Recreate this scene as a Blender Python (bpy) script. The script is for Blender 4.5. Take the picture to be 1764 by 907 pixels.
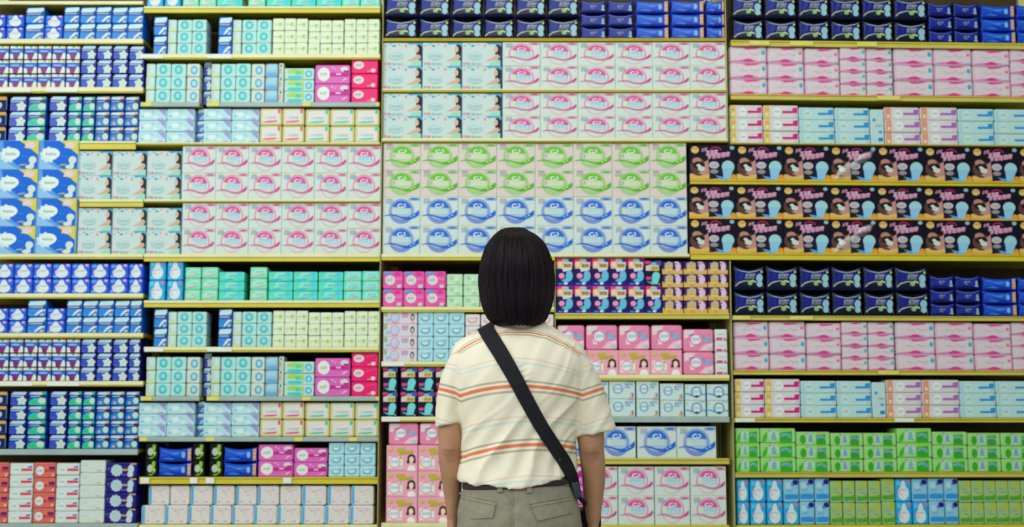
import bpy, bmesh, math, random
from mathutils import Vector, Matrix
from mathutils.bvhtree import BVHTree

for o in list(bpy.data.objects):
    bpy.data.objects.remove(o)
scene = bpy.context.scene
COL = scene.collection
R = random.Random(7)

# ------------------------------------------------------------------ camera, world, lights, exposure
FPX, CX, CY = 2400.0, 882.0, 453.5          # focal length and centre in pixels of the 1764 x 907 frame
PITCH = math.radians(6.82)
EYE = Vector((0, 0, 1.16))
SHELF_Y = 6.86                               # plane of the shelf fronts
MAN_Y = 3.78

cam_d = bpy.data.cameras.new('camera')
cam = bpy.data.objects.new('camera', cam_d)
COL.objects.link(cam)
cam.location = EYE
cam.rotation_euler = (math.pi / 2 + PITCH, 0, 0)
cam_d.sensor_width = 36
cam_d.lens = FPX / 1764 * 36
cam_d.clip_end = 60
cam_d.dof.use_dof = True
cam_d.dof.focus_distance = 3.75
cam_d.dof.aperture_fstop = 5.6
scene.camera = cam

scene.view_settings.view_transform = 'Standard'
scene.view_settings.look = 'None'
scene.view_settings.exposure = 0.5
scene.view_settings.gamma = 1.0
scene.view_settings.use_curve_mapping = False

world = bpy.data.worlds.new('store_ambient')
scene.world = world
world.use_nodes = True
world.node_tree.nodes['Background'].inputs[0].default_value = (0.93, 1.0, 0.97, 1)
world.node_tree.nodes['Background'].inputs[1].default_value = 0.3


def area_light(name, loc, target, sx, sy, power, color=(0.95, 1.0, 0.97)):
    d = bpy.data.lights.new(name, 'AREA')
    d.shape = 'RECTANGLE'
    d.size, d.size_y = sx, sy
    d.energy = power
    d.color = color
    o = bpy.data.objects.new(name, d)
    COL.objects.link(o)
    o.location = loc
    o.rotation_euler = (Vector(target) - Vector(loc)).to_track_quat('-Z', 'Y').to_euler()
    return o


# rows of store tubes over the aisle (soft, high, a little to the left) and the lit hall behind the camera
area_light('aisle_light', (-0.6, 3.6, 4.75), (-0.3, 6.9, 1.6), 6.5, 1.6, 70)
area_light('hall_light', (-1.2, -1.5, 4.6), (-0.2, 6.9, 1.5), 7.0, 3.0, 170)
area_light('side_light', (-4.6, 1.6, 3.4), (0.0, 4.2, 1.2), 2.0, 2.4, 60)


# ------------------------------------------------------------------ helpers
def lin(h):
    h = h.lstrip('#')
    out = []
    for i in (0, 2, 4):
        c = int(h[i:i + 2], 16) / 255
        out.append(c / 12.92 if c <= 0.04045 else ((c + 0.055) / 1.055) ** 2.4)
    return (*out, 1.0)


def ray(px, py):
    c, s = math.cos(PITCH), math.sin(PITCH)
    a, b = px - CX, CY - py
    return Vector((a, FPX * c - b * s, FPX * s + b * c))


class Plane:
    """A vertical plane a shelf front stands in: point, heading, facing."""
    def __init__(self, p, yaw):
        self.p, self.yaw = Vector(p), yaw
        self.t = Vector((math.cos(yaw), math.sin(yaw), 0))
        self.n = Vector((-math.sin(yaw), math.cos(yaw), 0))

    def hit(self, px, py):
        d = ray(px, py)
        return EYE + d * ((self.p - EYE).dot(self.n) / d.dot(self.n))

    def s(self, px, py):
        return (self.hit(px, py) - self.p).dot(self.t)

    def at(self, s, back, z):
        v = self.p + self.t * s + self.n * back
        return Vector((v.x, v.y, z))


FLAT = Plane((0, SHELF_Y, 0), 0.0)
pivot = FLAT.hit(1258, 440)
TURN = Plane((pivot.x, SHELF_Y, 0), math.radians(2.4))     # the last bay turns slightly away


def man(px, py, y=MAN_Y):
    d = ray(px, py)
    return EYE + d * (y / d.y)


def mesh_from(name, verts, faces, mat=None, smooth=False):
    me = bpy.data.meshes.new(name)
    me.from_pydata([tuple(v) for v in verts], [], faces)
    me.update()
    if mat is not None:
        me.materials.append(mat)
    if smooth:
        me.polygons.foreach_set('use_smooth', [True] * len(me.polygons))
    return me


def link(name, me, parent=None, loc=None, rotz=0.0):
    o = bpy.data.objects.new(name, me)
    COL.objects.link(o)
    if parent is not None:
        o.parent = parent
    if loc is not None:
        o.location = loc
    if rotz:
        o.rotation_euler = (0, 0, rotz)
    return o


def tag(o, label=None, cat=None, group=None, kind=None):
    for k, v in (('label', label), ('category', cat), ('group', group), ('kind', kind)):
        if v:
            o[k] = v
    return o


def box_data(x0, x1, y0, y1, z0, z1, b=0.0):
    bm = bmesh.new()
    bmesh.ops.create_cube(bm, size=1)
    for v in bm.verts:
        v.co = Vector((x0 if v.co.x < 0 else x1, y0 if v.co.y < 0 else y1, z0 if v.co.z < 0 else z1))
    if b > 0:
        bmesh.ops.bevel(bm, geom=bm.edges[:] + bm.verts[:], offset=b, segments=2, affect='EDGES', profile=0.5)
    me = bpy.data.meshes.new('box')
    bm.to_mesh(me)
    bm.free()
    return me


# ------------------------------------------------------------------ materials
def principled(name, color=None, rough=0.5, spec=0.5, attr=None, coat=0.0):
    m = bpy.data.materials.new(name)
    m.use_nodes = True
    nt = m.node_tree
    b = nt.nodes['Principled BSDF']
    b.inputs['Roughness'].default_value = rough
    b.inputs['Specular IOR Level'].default_value = spec
    if coat:
        b.inputs['Coat Weight'].default_value = coat
        b.inputs['Coat Roughness'].default_value = 0.12
    if attr:
        a = nt.nodes.new('ShaderNodeVertexColor')
        a.layer_name = attr
        nt.links.new(a.outputs['Color'], b.inputs['Base Color'])
    elif color:
        b.inputs['Base Color'].default_value = color
    return m, nt, b


def add_noise_bump(nt, b, scale, strength, dist=0.01, detail=3.0, coord='Object'):
    tc = nt.nodes.new('ShaderNodeTexCoord')
    n = nt.nodes.new('ShaderNodeTexNoise')
    n.inputs['Scale'].default_value = scale
    n.inputs['Detail'].default_value = detail
    bp = nt.nodes.new('ShaderNodeBump')
    bp.inputs['Strength'].default_value = strength
    bp.inputs['Distance'].default_value = dist
    nt.links.new(tc.outputs[coord], n.inputs['Vector'])
    nt.links.new(n.outputs['Fac'], bp.inputs['Height'])
    nt.links.new(bp.outputs['Normal'], b.inputs['Normal'])
    return tc, n


def mottled(name, c1, c2, scale, rough=0.5, spec=0.4, bump=0.1, coat=0.0):
    m, nt, b = principled(name, None, rough, spec, coat=coat)
    tc, n = add_noise_bump(nt, b, scale, bump)
    r = nt.nodes.new('ShaderNodeValToRGB')
    r.color_ramp.elements[0].position = 0.3
    r.color_ramp.elements[1].position = 0.7
    r.color_ramp.elements[0].color = c1
    r.color_ramp.elements[1].color = c2
    nt.links.new(n.outputs['Fac'], r.inputs['Fac'])
    nt.links.new(r.outputs['Color'], b.inputs['Base Color'])
    return m


M_CARTON, nt, b = principled('printed_carton', None, 0.5, 0.14, attr='Col')
add_noise_bump(nt, b, 40, 0.05, 0.002)
M_FILM, nt, b = principled('printed_film', None, 0.24, 0.22, attr='Col')
add_noise_bump(nt, b, 26, 0.45, 0.012, 2.5)

M_LIP = {
    'cream': mottled('shelf_lip_cream', lin('#dedaa2'), lin('#e8e4b2'), 6, 0.4, 0.5, 0.02),
    'yellow': mottled('shelf_lip_yellow', lin('#ccba1c'), lin('#d6c62c'), 6, 0.4, 0.5, 0.02),
    'ochre': mottled('shelf_lip_ochre', lin('#c4b64a'), lin('#d0c45c'), 6, 0.42, 0.5, 0.02),
    'grey': mottled('shelf_lip_grey', lin('#92a8a6'), lin('#a4b8b4'), 6, 0.4, 0.5, 0.02),
}
M_BOARD = mottled('shelf_board_yellow', lin('#a89a20'), lin('#b4a630'), 5, 0.5, 0.4, 0.03)
M_BACK = mottled('shelf_back_panel', lin('#3a2c12'), lin('#4a3a18'), 8, 0.6, 0.3, 0.05)
M_POST = mottled('shelf_post_paint', lin('#c6c078'), lin('#d2cc8c'), 8, 0.45, 0.4, 0.03)
M_TAG_W = mottled('price_tag_white', lin('#dfe4d8'), lin('#e8ece2'), 30, 0.5, 0.4, 0.0)
M_TAG_Y = mottled('price_tag_yellow', lin('#d8cf5a'), lin('#e0d870'), 30, 0.5, 0.4, 0.0)
M_FLOOR = mottled('floor_vinyl', lin('#a8aaa0'), lin('#b6b8b0'), 3, 0.35, 0.5, 0.02)
M_WALL = mottled('wall_paint', lin('#b8b8a8'), lin('#c4c4b4'), 4, 0.7, 0.3, 0.04)
M_CEIL = mottled('ceiling_paint', lin('#c8cac2'), lin('#d2d4cc'), 5, 0.8, 0.2, 0.04)

# ------------------------------------------------------------------ the setting
tag(link('floor', box_data(-7, 7, -4, 8.2, -0.1, 0.0), None), kind='structure').data.materials.append(M_FLOOR)
tag(link('wall_back', box_data(-7, 7, 7.95, 8.1, 0.0, 5.2), None), kind='structure').data.materials.append(M_WALL)
tag(link('ceiling', box_data(-7, 7, -4, 8.1, 5.2, 5.3), None), kind='structure').data.materials.append(M_CEIL)

# ------------------------------------------------------------------ shelving
DEPTH = 0.44
TOPZ, = (3.62,)
BAYS = {
    'A': (FLAT, 'leftmost bay'), 'B': (FLAT, 'second bay'), 'C': (FLAT, 'middle bay'),
    'L': (FLAT, 'left-middle bay'), 'R': (FLAT, 'right-middle bay'), 'D': (TURN, 'rightmost bay'),
}
REFX = {'A': 120, 'B': 450, 'C': 900, 'L': 800, 'R': 1100, 'D': 1262}


def zat(bay, py):
    return BAYS[bay][0].hit(REFX[bay], py).z


def shelf_unit(name_label, plane, s0, s1):
    e = bpy.data.objects.new('shelf_unit', None)
    COL.objects.link(e)
    e.location = plane.at((s0 + s1) / 2, 0, 0)
    e.rotation_euler = (0, 0, plane.yaw)
    tag(e, name_label, 'shelving')
    w = s1 - s0
    for nm, me, mt in (
            ('back_panel', box_data(-w / 2 + (0.03 if plane.yaw else 0.002), w / 2 - 0.002, DEPTH, DEPTH + 0.03, 0.0, TOPZ), M_BACK),
            ('plinth', box_data(-w / 2 + (0.03 if plane.yaw else 0.002), w / 2 - 0.002, 0.03, DEPTH - 0.001, 0.0, 0.12), M_LIP['ochre'])):
        me.materials.append(mt)
        link(nm, me, e)
    for sx in (-1, 1):
        me = box_data(sx * (w / 2 - 0.03) - 0.02, sx * (w / 2 - 0.03) + 0.02, DEPTH - 0.03, DEPTH, 0.12, TOPZ, 0.003)
        me.materials.append(M_POST)
        link('upright', me, e)
    e['s0'], e['s1'] = s0, s1
    return e


def sA(px, py=440):
    return FLAT.s(px, py)


UNITS = {}
UNITS['A'] = shelf_unit('yellow shelving bay of mostly navy and blue pad packs, leftmost of the four', FLAT, sA(-75), sA(247))
UNITS['B'] = shelf_unit('yellow shelving bay of turquoise, lavender and pink packs between navy bay and middle bay', FLAT, sA(247), sA(655))
UNITS['C'] = shelf_unit('yellow shelving bay with round-emblem cartons, directly in front of the standing man', FLAT, sA(657), sA(1257))
UNITS['L'] = UNITS['R'] = UNITS['C']
UNITS['D'] = shelf_unit('yellow shelving bay of black, navy, pink and green packs, rightmost of the four', TURN, 0.0, TURN.s(1850, 440))

EDGE_BC, EDGE_CD, EDGE_LR = sA(655.3), sA(1257.6), sA(956)


def shelf(bay, y0, ymid, y1, x0, x1, top='cream', low='yellow', tags=()):
    """One shelf: board, front lip (upper and lower strip) and its price tags. Pixel rows y0 (board top) to y1 (lip bottom)."""
    plane = BAYS[bay][0]
    u = UNITS[bay]
    mid = (u['s0'] + u['s1']) / 2
    a, c = plane.s(x0, y0) - mid, plane.s(x1, y0) - mid
    z0, zm, z1 = zat(bay, y0), zat(bay, ymid), zat(bay, y1)
    lo, hi = {'B': (-9, EDGE_BC - 0.002), 'C': (EDGE_BC + 0.002, EDGE_CD - 0.002), 'L': (EDGE_BC + 0.002, EDGE_LR - 0.002), 'R': (EDGE_LR + 0.002, EDGE_CD - 0.002), 'D': (-9 if y0 in (311, 437) else 0.005, 9), 'A': (-9, 9)}[bay]
    a, c = max(a, lo - mid), min(c, hi - mid)
    me = box_data(max(a, 0.02 - mid) if bay == 'D' and y0 not in (311, 437) else a, c, 0.006, DEPTH - 0.035, z0 - min(0.018, z0 - z1), z0)
    me.materials.append(M_BOARD)
    bd = link('shelf', me, u)
    if zm < z0 - 0.001:
        me = box_data(a, c, -0.006, 0.006, zm, z0, 0.003)
        me.materials.append(M_LIP[top])
        link('shelf_lip', me, bd)
    if z1 < zm - 0.001:
        me = box_data(a, c, 0.0, 0.008, z1, zm, 0.002)
        me.materials.append(M_LIP[low])
        link('price_channel', me, bd)
    for t0, t1, col in tags:
        b0, b1 = plane.s(t0, y0) - mid, plane.s(t1, y0) - mid
        hz = z0 - z1
        me = box_data(b0, b1, -0.010, -0.0065, z0 - hz * 0.92, z0 - hz * 0.1, 0.001)
        me.materials.append(M_TAG_W if col == 'w' else M_TAG_Y)
        link('price_tag', me, bd)


for y0, ym, y1, x0, tp, tg in (
        (2, 8, 8, -70, 'cream', ()), (67, 75, 76, -70, 'cream', ()), (150, 158, 160, -70, 'cream', ((0, 55, 'w'), (80, 135, 'w'))),
        (243, 247, 257, 137, 'cream', ()), (343, 348, 356, 137, 'cream', ()), (437, 443, 446, -70, 'cream', ()),
        (505, 512, 514, -70, 'cream', ()), (573, 580, 582, -70, 'cream', ()), (656, 663, 665, -70, 'cream', ((0, 58, 'w'), (82, 138, 'w'))),
        (773, 783, 783, -70, 'grey', ()), (901, 911, 911, -70, 'grey', ())):
    shelf('A', y0, ym, y1, x0, {773: 238, 901: 238, 243: 234}.get(y0, 247), tp, 'yellow', tg)
for y0, ym, y1, x0, tp, tg in (
        (11, 15, 22, 248, 'cream', ()), (93, 100, 102, 248, 'cream', ((243, 283, 'w'), (358, 400, 'w'))),
        (245, 248, 249.5, 235, 'cream', ()), (343, 347, 348, 248, 'cream', ()), (437, 443, 450, 248, 'cream', ()),
        (517, 522, 529, 248, 'cream', ()), (597, 603, 606, 248, 'cream', ((250, 283, 'w'), (358, 400, 'w'))),
        (752, 760, 760, 240, 'grey', ((241, 255, 'y'), (355, 370, 'y'), (508, 522, 'y'), (601, 616, 'y'))),
        (821, 824, 833, 240, 'yellow', ((243, 258, 'w'), (328, 341, 'w'), (355, 370, 'w'), (488, 503, 'w'))),
        (903, 912, 912, 240, 'cream', ())):
    shelf('B', y0, ym, y1, x0, 655, tp, 'yellow', tg)
for y0 in (176, 682):
    shelf('B', y0, y0 + 8, y0 + 8, 242, 344, 'grey', 'grey', ((244, 262, 'y'),))
    shelf('B', y0, y0 + 8, y0 + 8, 356, 654, 'grey', 'grey', ((357, 378, 'y'), (521, 536, 'y'), (648, 653.5, 'y')))
for y0, ym, y1 in ((66, 68, 70), (153, 156, 158), (238, 243, 244.5)):
    shelf('C', y0, ym, y1, 657, 1257, 'cream' if y0 > 66 else 'yellow', 'yellow')
shelf('C', 437, 443, 448, 657, 956)
shelf('C', 437, 442, 443, 956, 1188)
for y0, ym, y1, tg in ((528, 534, 537, ()), (622, 628, 631, ((658, 697, 'w'),)), (717, 724, 726, ((658, 690, 'w'),)), (900, 908, 908, ())):
    shelf('L', y0, ym, y1, 657, 955, 'cream', 'yellow', tg)
for y0, ym, y1, tp, tg in ((539, 542, 549, 'yellow', ()), (645, 652, 655, 'cream', ()), (717, 727, 727, 'grey', ()), (789, 792, 799, 'yellow', ()), (904, 912, 912, 'yellow', ())):
    shelf('R', y0, ym, y1, 957, 1256.5, tp, 'ochre' if y0 != 645 else 'yellow', tg)
for y0, ym, y1, x0, tg in (
        (69, 72, 79, 1259, ((1290, 1325, 'y'), (1360, 1400, 'y'), (1475, 1510, 'y'))), (162, 164, 171, 1259, ((1510, 1550, 'y'),)),
        (246, 247, 248, 1259, ()), (311, 312, 317, 1190, ()), (437, 438, 447, 1190, ()),
        (543, 545, 551, 1259, ((1262, 1292, 'y'), (1360, 1400, 'y'))), (637, 639, 645, 1259, ((1512, 1548, 'y'),)),
        (719, 722, 727, 1259, ((1266, 1300, 'w'), (1540, 1574, 'w'))), (813, 815, 822, 1259, ()), (904, 912, 912, 1259, ())):
    shelf('D', y0, ym, y1, x0, 1850, 'yellow', 'ochre' if y0 not in (311, 437) else 'yellow', tg)


def side_panel(unit, px, ytop, ybot):
    mid = (unit['s0'] + unit['s1']) / 2
    s = FLAT.s(px, 440) - mid
    me = box_data(s - 0.0012, s + 0.0012, -0.004, DEPTH, FLAT.hit(px, ybot).z if ybot else 0.12, FLAT.hit(px, ytop).z if ytop else TOPZ, 0.0004)
    me.materials.append(M_POST)
    link('side_panel', me, unit)


side_panel(UNITS['C'], 655.3, None, None)
side_panel(UNITS['C'], 1257.6, None, 244)
side_panel(UNITS['C'], 1257.6, 449, None)
side_panel(UNITS['C'], 956, 449, None)

# ------------------------------------------------------------------ printed packs
MPP = 1 / 350.0                              # metres per photo pixel in the shelf plane


def rect(c, a, b_, d, e):
    return (c, [(a, b_), (d, b_), (d, e), (a, e)])


def ell(c, cu, cv, ru, rv, n=20, a0=0.0, a1=360.0):
    full = abs(a1 - a0) >= 359
    k = n if full else n + 1
    return (c, [(cu + ru * math.cos(math.radians(a0 + (a1 - a0) * i / n)), cv + rv * math.sin(math.radians(a0 + (a1 - a0) * i / n))) for i in range(k)])


def ring(c, cu, cv, ru, rv, wu, wv, a0=0, a1=360, n=24):
    """An annular band as quads."""
    out = []
    for i in range(n):
        t0, t1 = (math.radians(a0 + (a1 - a0) * k / n) for k in (i, i + 1))
        out.append((c, [(cu + ru * math.cos(t0), cv + rv * math.sin(t0)), (cu + ru * math.cos(t1), cv + rv * math.sin(t1)),
                        (cu + (ru - wu) * math.cos(t1), cv + (rv - wv) * math.sin(t1)), (cu + (ru - wu) * math.cos(t0), cv + (rv - wv) * math.sin(t0))]))
    return out


def band(c, pts):
    """A ribbon through (u, v, half-thickness) points."""
    out = []
    for (a, b_, t), (d, e, s) in zip(pts, pts[1:]):
        out.append((c, [(a, b_ - t), (d, e - s), (d, e + s), (a, b_ + t)]))
    return out


def glyphs(c, u0, v0, u1, v1, n, seed=1, slant=0.0, rise=0.0):
    """A row of n stroked characters too blurred in the photo to read."""
    r = random.Random(seed)
    out = []
    w = (u1 - u0) / n
    h = v1 - v0
    for i in range(n):
        a, e = u0 + w * (i + 0.08), u0 + w * (i + 0.9)
        dv = rise * i
        def q(p0, q0, p1, q1):
            pts = [(p0, q0), (p1, q0), (p1, q1), (p0, q1)]
            out.append((c, [(a + (e - a) * x + slant * y * h, v0 + dv + h * y) for x, y in pts]))
        q(0, 0.84, 1, 1.0)
        q(0.0, 0.42, 1.0, 0.56)
        q(0.40, 0.0, 0.58, 0.84)
        if r.random() < 0.6:
            q(0.0, 0.0, 0.16, 0.84)
        if r.random() < 0.6:
            q(0.84, 0.0, 1.0, 0.84)
        if r.random() < 0.5:
            q(0, 0.0, 1, 0.14)
    return out


_txt = {}


def text(c, s, cu, cv, wu, asp, shear=0.0, spin=0.0):
    """Lettering as flat polygons; wu = its width in u, asp = pack width / height."""
    key = (s, shear)
    if key not in _txt:
        cd = bpy.data.curves.new('lettering', 'FONT')
        cd.body, cd.shear, cd.resolution_u = s, shear, 2
        ob = bpy.data.objects.new('lettering', cd)
        COL.objects.link(ob)
        dg = bpy.context.evaluated_depsgraph_get()
        me = ob.evaluated_get(dg).to_mesh()
        vs = [(v.co.x, v.co.y) for v in me.vertices]
        fs = [[vs[i] for i in p.vertices] for p in me.polygons]
        ob.evaluated_get(dg).to_mesh_clear()
        bpy.data.objects.remove(ob)
        bpy.data.curves.remove(cd)
        xs, ys = [v[0] for v in vs], [v[1] for v in vs]
        w, x0, y0 = max(xs) - min(xs), (max(xs) + min(xs)) / 2, (max(ys) + min(ys)) / 2
        _txt[key] = [[((x - x0) / w, (y - y0) / w) for x, y in f] for f in fs]
    ca, sa = math.cos(spin), math.sin(spin)
    return [(c, [(cu + wu * (x * ca - y * sa), cv + wu * asp * (x * sa + y * ca)) for x, y in f]) for f in _txt[key]]


def star(c, cu, cv, ru, rv, n=8, k=0.62, a=0.2):
    return (c, [(cu + ru * (1 if i % 2 == 0 else k) * math.cos(a + math.pi * i / n), cv + rv * (1 if i % 2 == 0 else k) * math.sin(a + math.pi * i / n)) for i in range(2 * n)])


def flat(*items):
    out = []
    for it in items:
        out.extend(it if isinstance(it, list) else [it])
    return out


D = {}


def design(key, name, cat, phrase, w, h, depth, shape, body, parts, side=None, top=None):
    """shape: carton | soft | pillow. parts: {part name: [(colour, polygon) ...]} in the unit square of the front."""
    D[key] = dict(name=name, cat=cat, phrase=phrase, w=w * MPP, h=h * MPP, d=depth, shape=shape, body=body, parts=parts, side=side, top=top)


# -- cartons
design('blueoval', 'pad_carton', 'box', 'glossy blue carton with white oval', 66, 49, 0.2, 'carton', '1668d8', {
    'artwork': flat(('5c9ce4', [(0, 0), (0.62, 0), (0.45, 0.16), (0.3, 0.36), (0.12, 0.62), (0.1, 0.96), (0, 1)]),
                    ('8cc0ec', [(0, 0), (0.5, 0), (0.32, 0.14), (0.12, 0.34), (0.03, 0.6), (0, 0.62)]),
                    ('d8cc50', [(0.5, 1), (1, 1), (1, 0.5), (0.9, 0.6), (0.8, 0.72), (0.64, 0.74), (0.66, 0.86)]),
                    star('e4ccd2', 0.79, 0.84, 0.15, 0.14, 7, 0.72), ('b0b070', [(0.5, 0.12), (0.68, 0.13), (0.7, 0.19), (0.56, 0.17)]),
                    ell('3c9cf0', 0.6, 0.46, 0.018, 0.025, 8), ell('3c9cf0', 0.68, 0.44, 0.014, 0.02, 8)),
    'emblem': flat(star('cfe4ee', 0.24, 0.5, 0.23, 0.3, 9, 0.8), ell('e2f0ec', 0.31, 0.54, 0.22, 0.2, 28)),
    'pad_picture': flat(ell('cfe2dc', 0.86, 0.32, 0.1, 0.13), ell('cfe2dc', 0.79, 0.08, 0.11, 0.075), ('cfe2dc', [(0.78, 0.1), (0.9, 0.08), (0.9, 0.3), (0.8, 0.28)])),
    'lettering': text('7f9c98', 'kotex', 0.31, 0.54, 0.27, 66 / 49)}, side='c2dcf0')
design('girl', 'pad_carton', 'box', 'pale mint carton picturing a woman', 68, 39, 0.2, 'carton', 'c8dad8', {
    'picture': flat(('2a4c68', [(0.9, 0), (1, 0), (1, 1), (0.88, 1)]), ('5aa8d0', [(0.6, 1), (0.68, 0.9), (0.8, 0.94), (1, 0.84), (1, 1)]),
                    ell('20252c', 0.9, 0.72, 0.085, 0.2, 18), ('20252c', [(0.83, 0.5), (0.97, 0.46), (0.98, 0.8), (0.9, 0.84)]),
                    ell('d8b8a4', 0.855, 0.72, 0.055, 0.14, 16), ('d2ae98', [(0.58, 0.2), (0.76, 0.36), (0.9, 0.52), (0.96, 0.4), (0.9, 0.26), (0.74, 0.22)]),
                    ('9ed8c4', [(0.66, 0), (0.74, 0.16), (0.88, 0.26), (0.97, 0.24), (0.97, 0)])),
    'lettering': flat(ell('58b4d4', 0.06, 0.86, 0.03, 0.03, 8), ell('3c9cc4', 0.27, 0.86, 0.05, 0.04, 10), ell('60c0d8', 0.18, 0.94, 0.05, 0.03, 10), ell('d890a0', 0.4, 0.92, 0.03, 0.03, 8),
                      rect('cc98a4', 0.55, 0.8, 0.6, 0.92), ring('a0c4c4', 0.32, 0.42, 0.19, 0.17, 0.025, 0.04), rect('c0dede', 0.2, 0.3, 0.44, 0.56), glyphs('90b4bc', 0.2, 0.36, 0.44, 0.48, 4, 3),
                      glyphs('e07098', 0.02, 0.04, 0.2, 0.14, 3, 5), rect('70c0d0', 0.24, 0.05, 0.3, 0.13), glyphs('98c4c4', 0.32, 0.05, 0.5, 0.12, 4, 6))}, side='d6e8e6')
for key, col, dk, lt, bg, word, ph in (('pink', 'd85c9c', 'd8388c', 'ecb4c4', 'd2ded9', 'a8d4e8', 'white carton with pink emblem'), ('green', '6cc03c', '4cb824', 'a8cc90', 'dccfc8', 'd8dc98', 'beige carton with green emblem'),
                                       ('blue', '2c70d4', '1c64dc', '8ca8dc', 'd0deda', 'a4d4e0', 'white carton with blue emblem')):
    fill = [] if key == 'pink' else [ell(lt, 0.5, 0.5, 0.325, 0.43, 32), ell('b0c8e4' if key == 'blue' else 'c4d8a0', 0.5, 0.52, 0.26, 0.34, 28)]
    low = [] if key == 'pink' else [(lt if key == 'green' else '7c90d4', [(0.2, 0.32)] + [(0.5 + 0.325 * math.cos(math.radians(a)), 0.5 + 0.43 * math.sin(math.radians(a))) for a in range(205, 336, 10)] + [(0.78, 0.3), (0.5, 0.2)])]
    design(key, 'emblem_carton', 'box', ph, 66, 45, 0.2, 'carton', bg, {
        'emblem': flat(fill, ring(lt if key != 'pink' else 'e498bc', 0.5, 0.5, 0.34, 0.44, 0.045 if key != 'pink' else 0.04, 0.055 if key != 'pink' else 0.05, -25 if key == 'pink' else 0, 205 if key == 'pink' else 360, 28), low,
                       ring('e4bcc4', 0.5, 0.5, 0.32, 0.44, 0.03, 0.045, 205, 335, 14) if key == 'pink' else [],
                       (col, [(0.5 + 0.26 * math.cos(math.radians(a)), 0.56 + 0.31 * math.sin(math.radians(a))) for a in range(8, 173, 11)]),
                       ring('f0f0f4', 0.475, 0.69, 0.085, 0.075, 0.03, 0.03, 60, 330, 14), ring('f0f0f4', 0.56, 0.70, 0.06, 0.065, 0.025, 0.028, 200, 460, 12)),
        'lettering': flat(rect('dae4e4' if key == 'pink' else 'cfe0dc', 0.22 if key == 'pink' else 0.25, 0.40, 0.78 if key == 'pink' else 0.75, 0.60), rect('e0d8a8' if key != 'green' else 'd0a0d0', 0.26, 0.44, 0.32, 0.59), glyphs(word if key != 'pink' else '84c4e4', 0.33, 0.43, 0.75, 0.6, 4, 11),
                          glyphs('9cb4dc' if key != 'green' else 'a8cc98', 0.08, 0.76, 0.28, 0.86, 3, 13), glyphs('a8bce0' if key != 'green' else 'b8d0a0', 0.08, 0.86, 0.26, 0.92, 3, 17), ('e4d49c' if key != 'green' else 'c090cc', [(0.08, 0.93), (0.26, 0.93), (0.22, 0.97), (0.08, 0.97)]),
                          rect(lt if key != 'pink' else 'e4a8bc', 0.7, 0.89, 0.98, 0.97), rect(dk, 0.77, 0.905, 0.93, 0.955)),
        'ribbon': flat(band(col if key != 'pink' else 'd480ac', [(0.04, 0.34, 0.008), (0.2, 0.38, 0.018), (0.36, 0.34, 0.024), (0.5, 0.28, 0.03), (0.66, 0.25, 0.045 if key != 'pink' else 0.028)]),
                       band(dk, [(0.6, 0.24, 0.03), (0.74, 0.28, 0.06), (0.88, 0.37, 0.075), (0.97, 0.46, 0.085)]) if key != 'pink' else
                       band('d868a0', [(0.62, 0.25, 0.02), (0.76, 0.29, 0.035), (0.86, 0.35, 0.04)]) + band('d83c8c', [(0.84, 0.33, 0.035), (0.9, 0.38, 0.06), (0.96, 0.46, 0.05)]),
                       [] if key == 'pink' else [ell('58b8ec' if key == 'blue' else 'c8e060', 0.76, 0.3, 0.04, 0.03, 8), ell('8cd0f4' if key == 'blue' else 'd8e870', 0.84, 0.36, 0.03, 0.03, 8)])},
        side='cfe0d8')
design('night', 'night_pad_carton', 'box', 'black carton with pink lettering', 81, 61, 0.2, 'carton', '0e0a1e', {
    'picture': flat(rect('d8b868', 0.0, 0.06, 0.42, 0.2), rect('1a1638', 0.42, 0.04, 0.78, 0.36), ell('5c3c38', 0.2, 0.38, 0.19, 0.24, 18), ell('b88478', 0.16, 0.56, 0.1, 0.09, 14), ('c08c84', [(0.3, 0.5), (0.4, 0.6), (0.42, 0.2), (0.28, 0.16), (0.18, 0.22), (0.3, 0.3)]),
                    ell('1c1414', 0.2, 0.44, 0.13, 0.1, 14), ell('c8d8cc', 0.25, 0.34, 0.075, 0.07, 12), ('c8d8cc', [(0.14, 0.44), (0.2, 0.48), (0.28, 0.38), (0.22, 0.3)]),
                    ('e0a838', [(0, 0), (1, 0), (1, 0.09), (0.72, 0.09), (0.42, 0.05), (0, 0.08)]), ('e0982c', [(0.84, 0.08), (1, 0.08), (1, 0.16), (0.93, 0.2), (0.88, 0.14)])),
    'pad_picture': flat(('4ca8e4', [(0.54, 0.16), (0.66, 0.13), (0.86, 0.06), (0.78, 0.03), (0.64, 0.05)]), ell('9ed0dc', 0.82, 0.4, 0.135, 0.17, 20), ('8cc4e4', [(0.7, 0.36), (0.72, 0.06), (0.86, 0.06), (0.94, 0.36)])),
    'lettering': flat(ell('d8c070', 0.12, 0.86, 0.085, 0.1, 14), rect('e08c50', 0.06, 0.87, 0.18, 0.92), glyphs('e8a0c8', 0.25, 0.8, 0.37, 0.9, 2, 21, 0.2, 0.02), glyphs('ecacd0', 0.34, 0.7, 0.6, 0.83, 3, 22, 0.1, 0.014), glyphs('e890c0', 0.38, 0.6, 0.86, 0.73, 5, 23, 0.1, 0.018),
                      glyphs('f0c0dc', 0.345, 0.705, 0.605, 0.835, 3, 24, 0.1, 0.014), glyphs('f0b4d4', 0.385, 0.605, 0.865, 0.735, 5, 25, 0.1, 0.018), ring('b0246c', 0.56, 0.82, 0.13, 0.13, 0.03, 0.035, 10, 170, 12),
                      ell('90b8cc', 0.91, 0.92, 0.05, 0.055, 12), ell('b8b8d8', 0.52, 0.44, 0.11, 0.1, 14), rect('c8ac54', 0.46, 0.4, 0.58, 0.46), ell('98908c', 0.52, 0.26, 0.09, 0.06, 12))}, side='1a1428')
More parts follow.
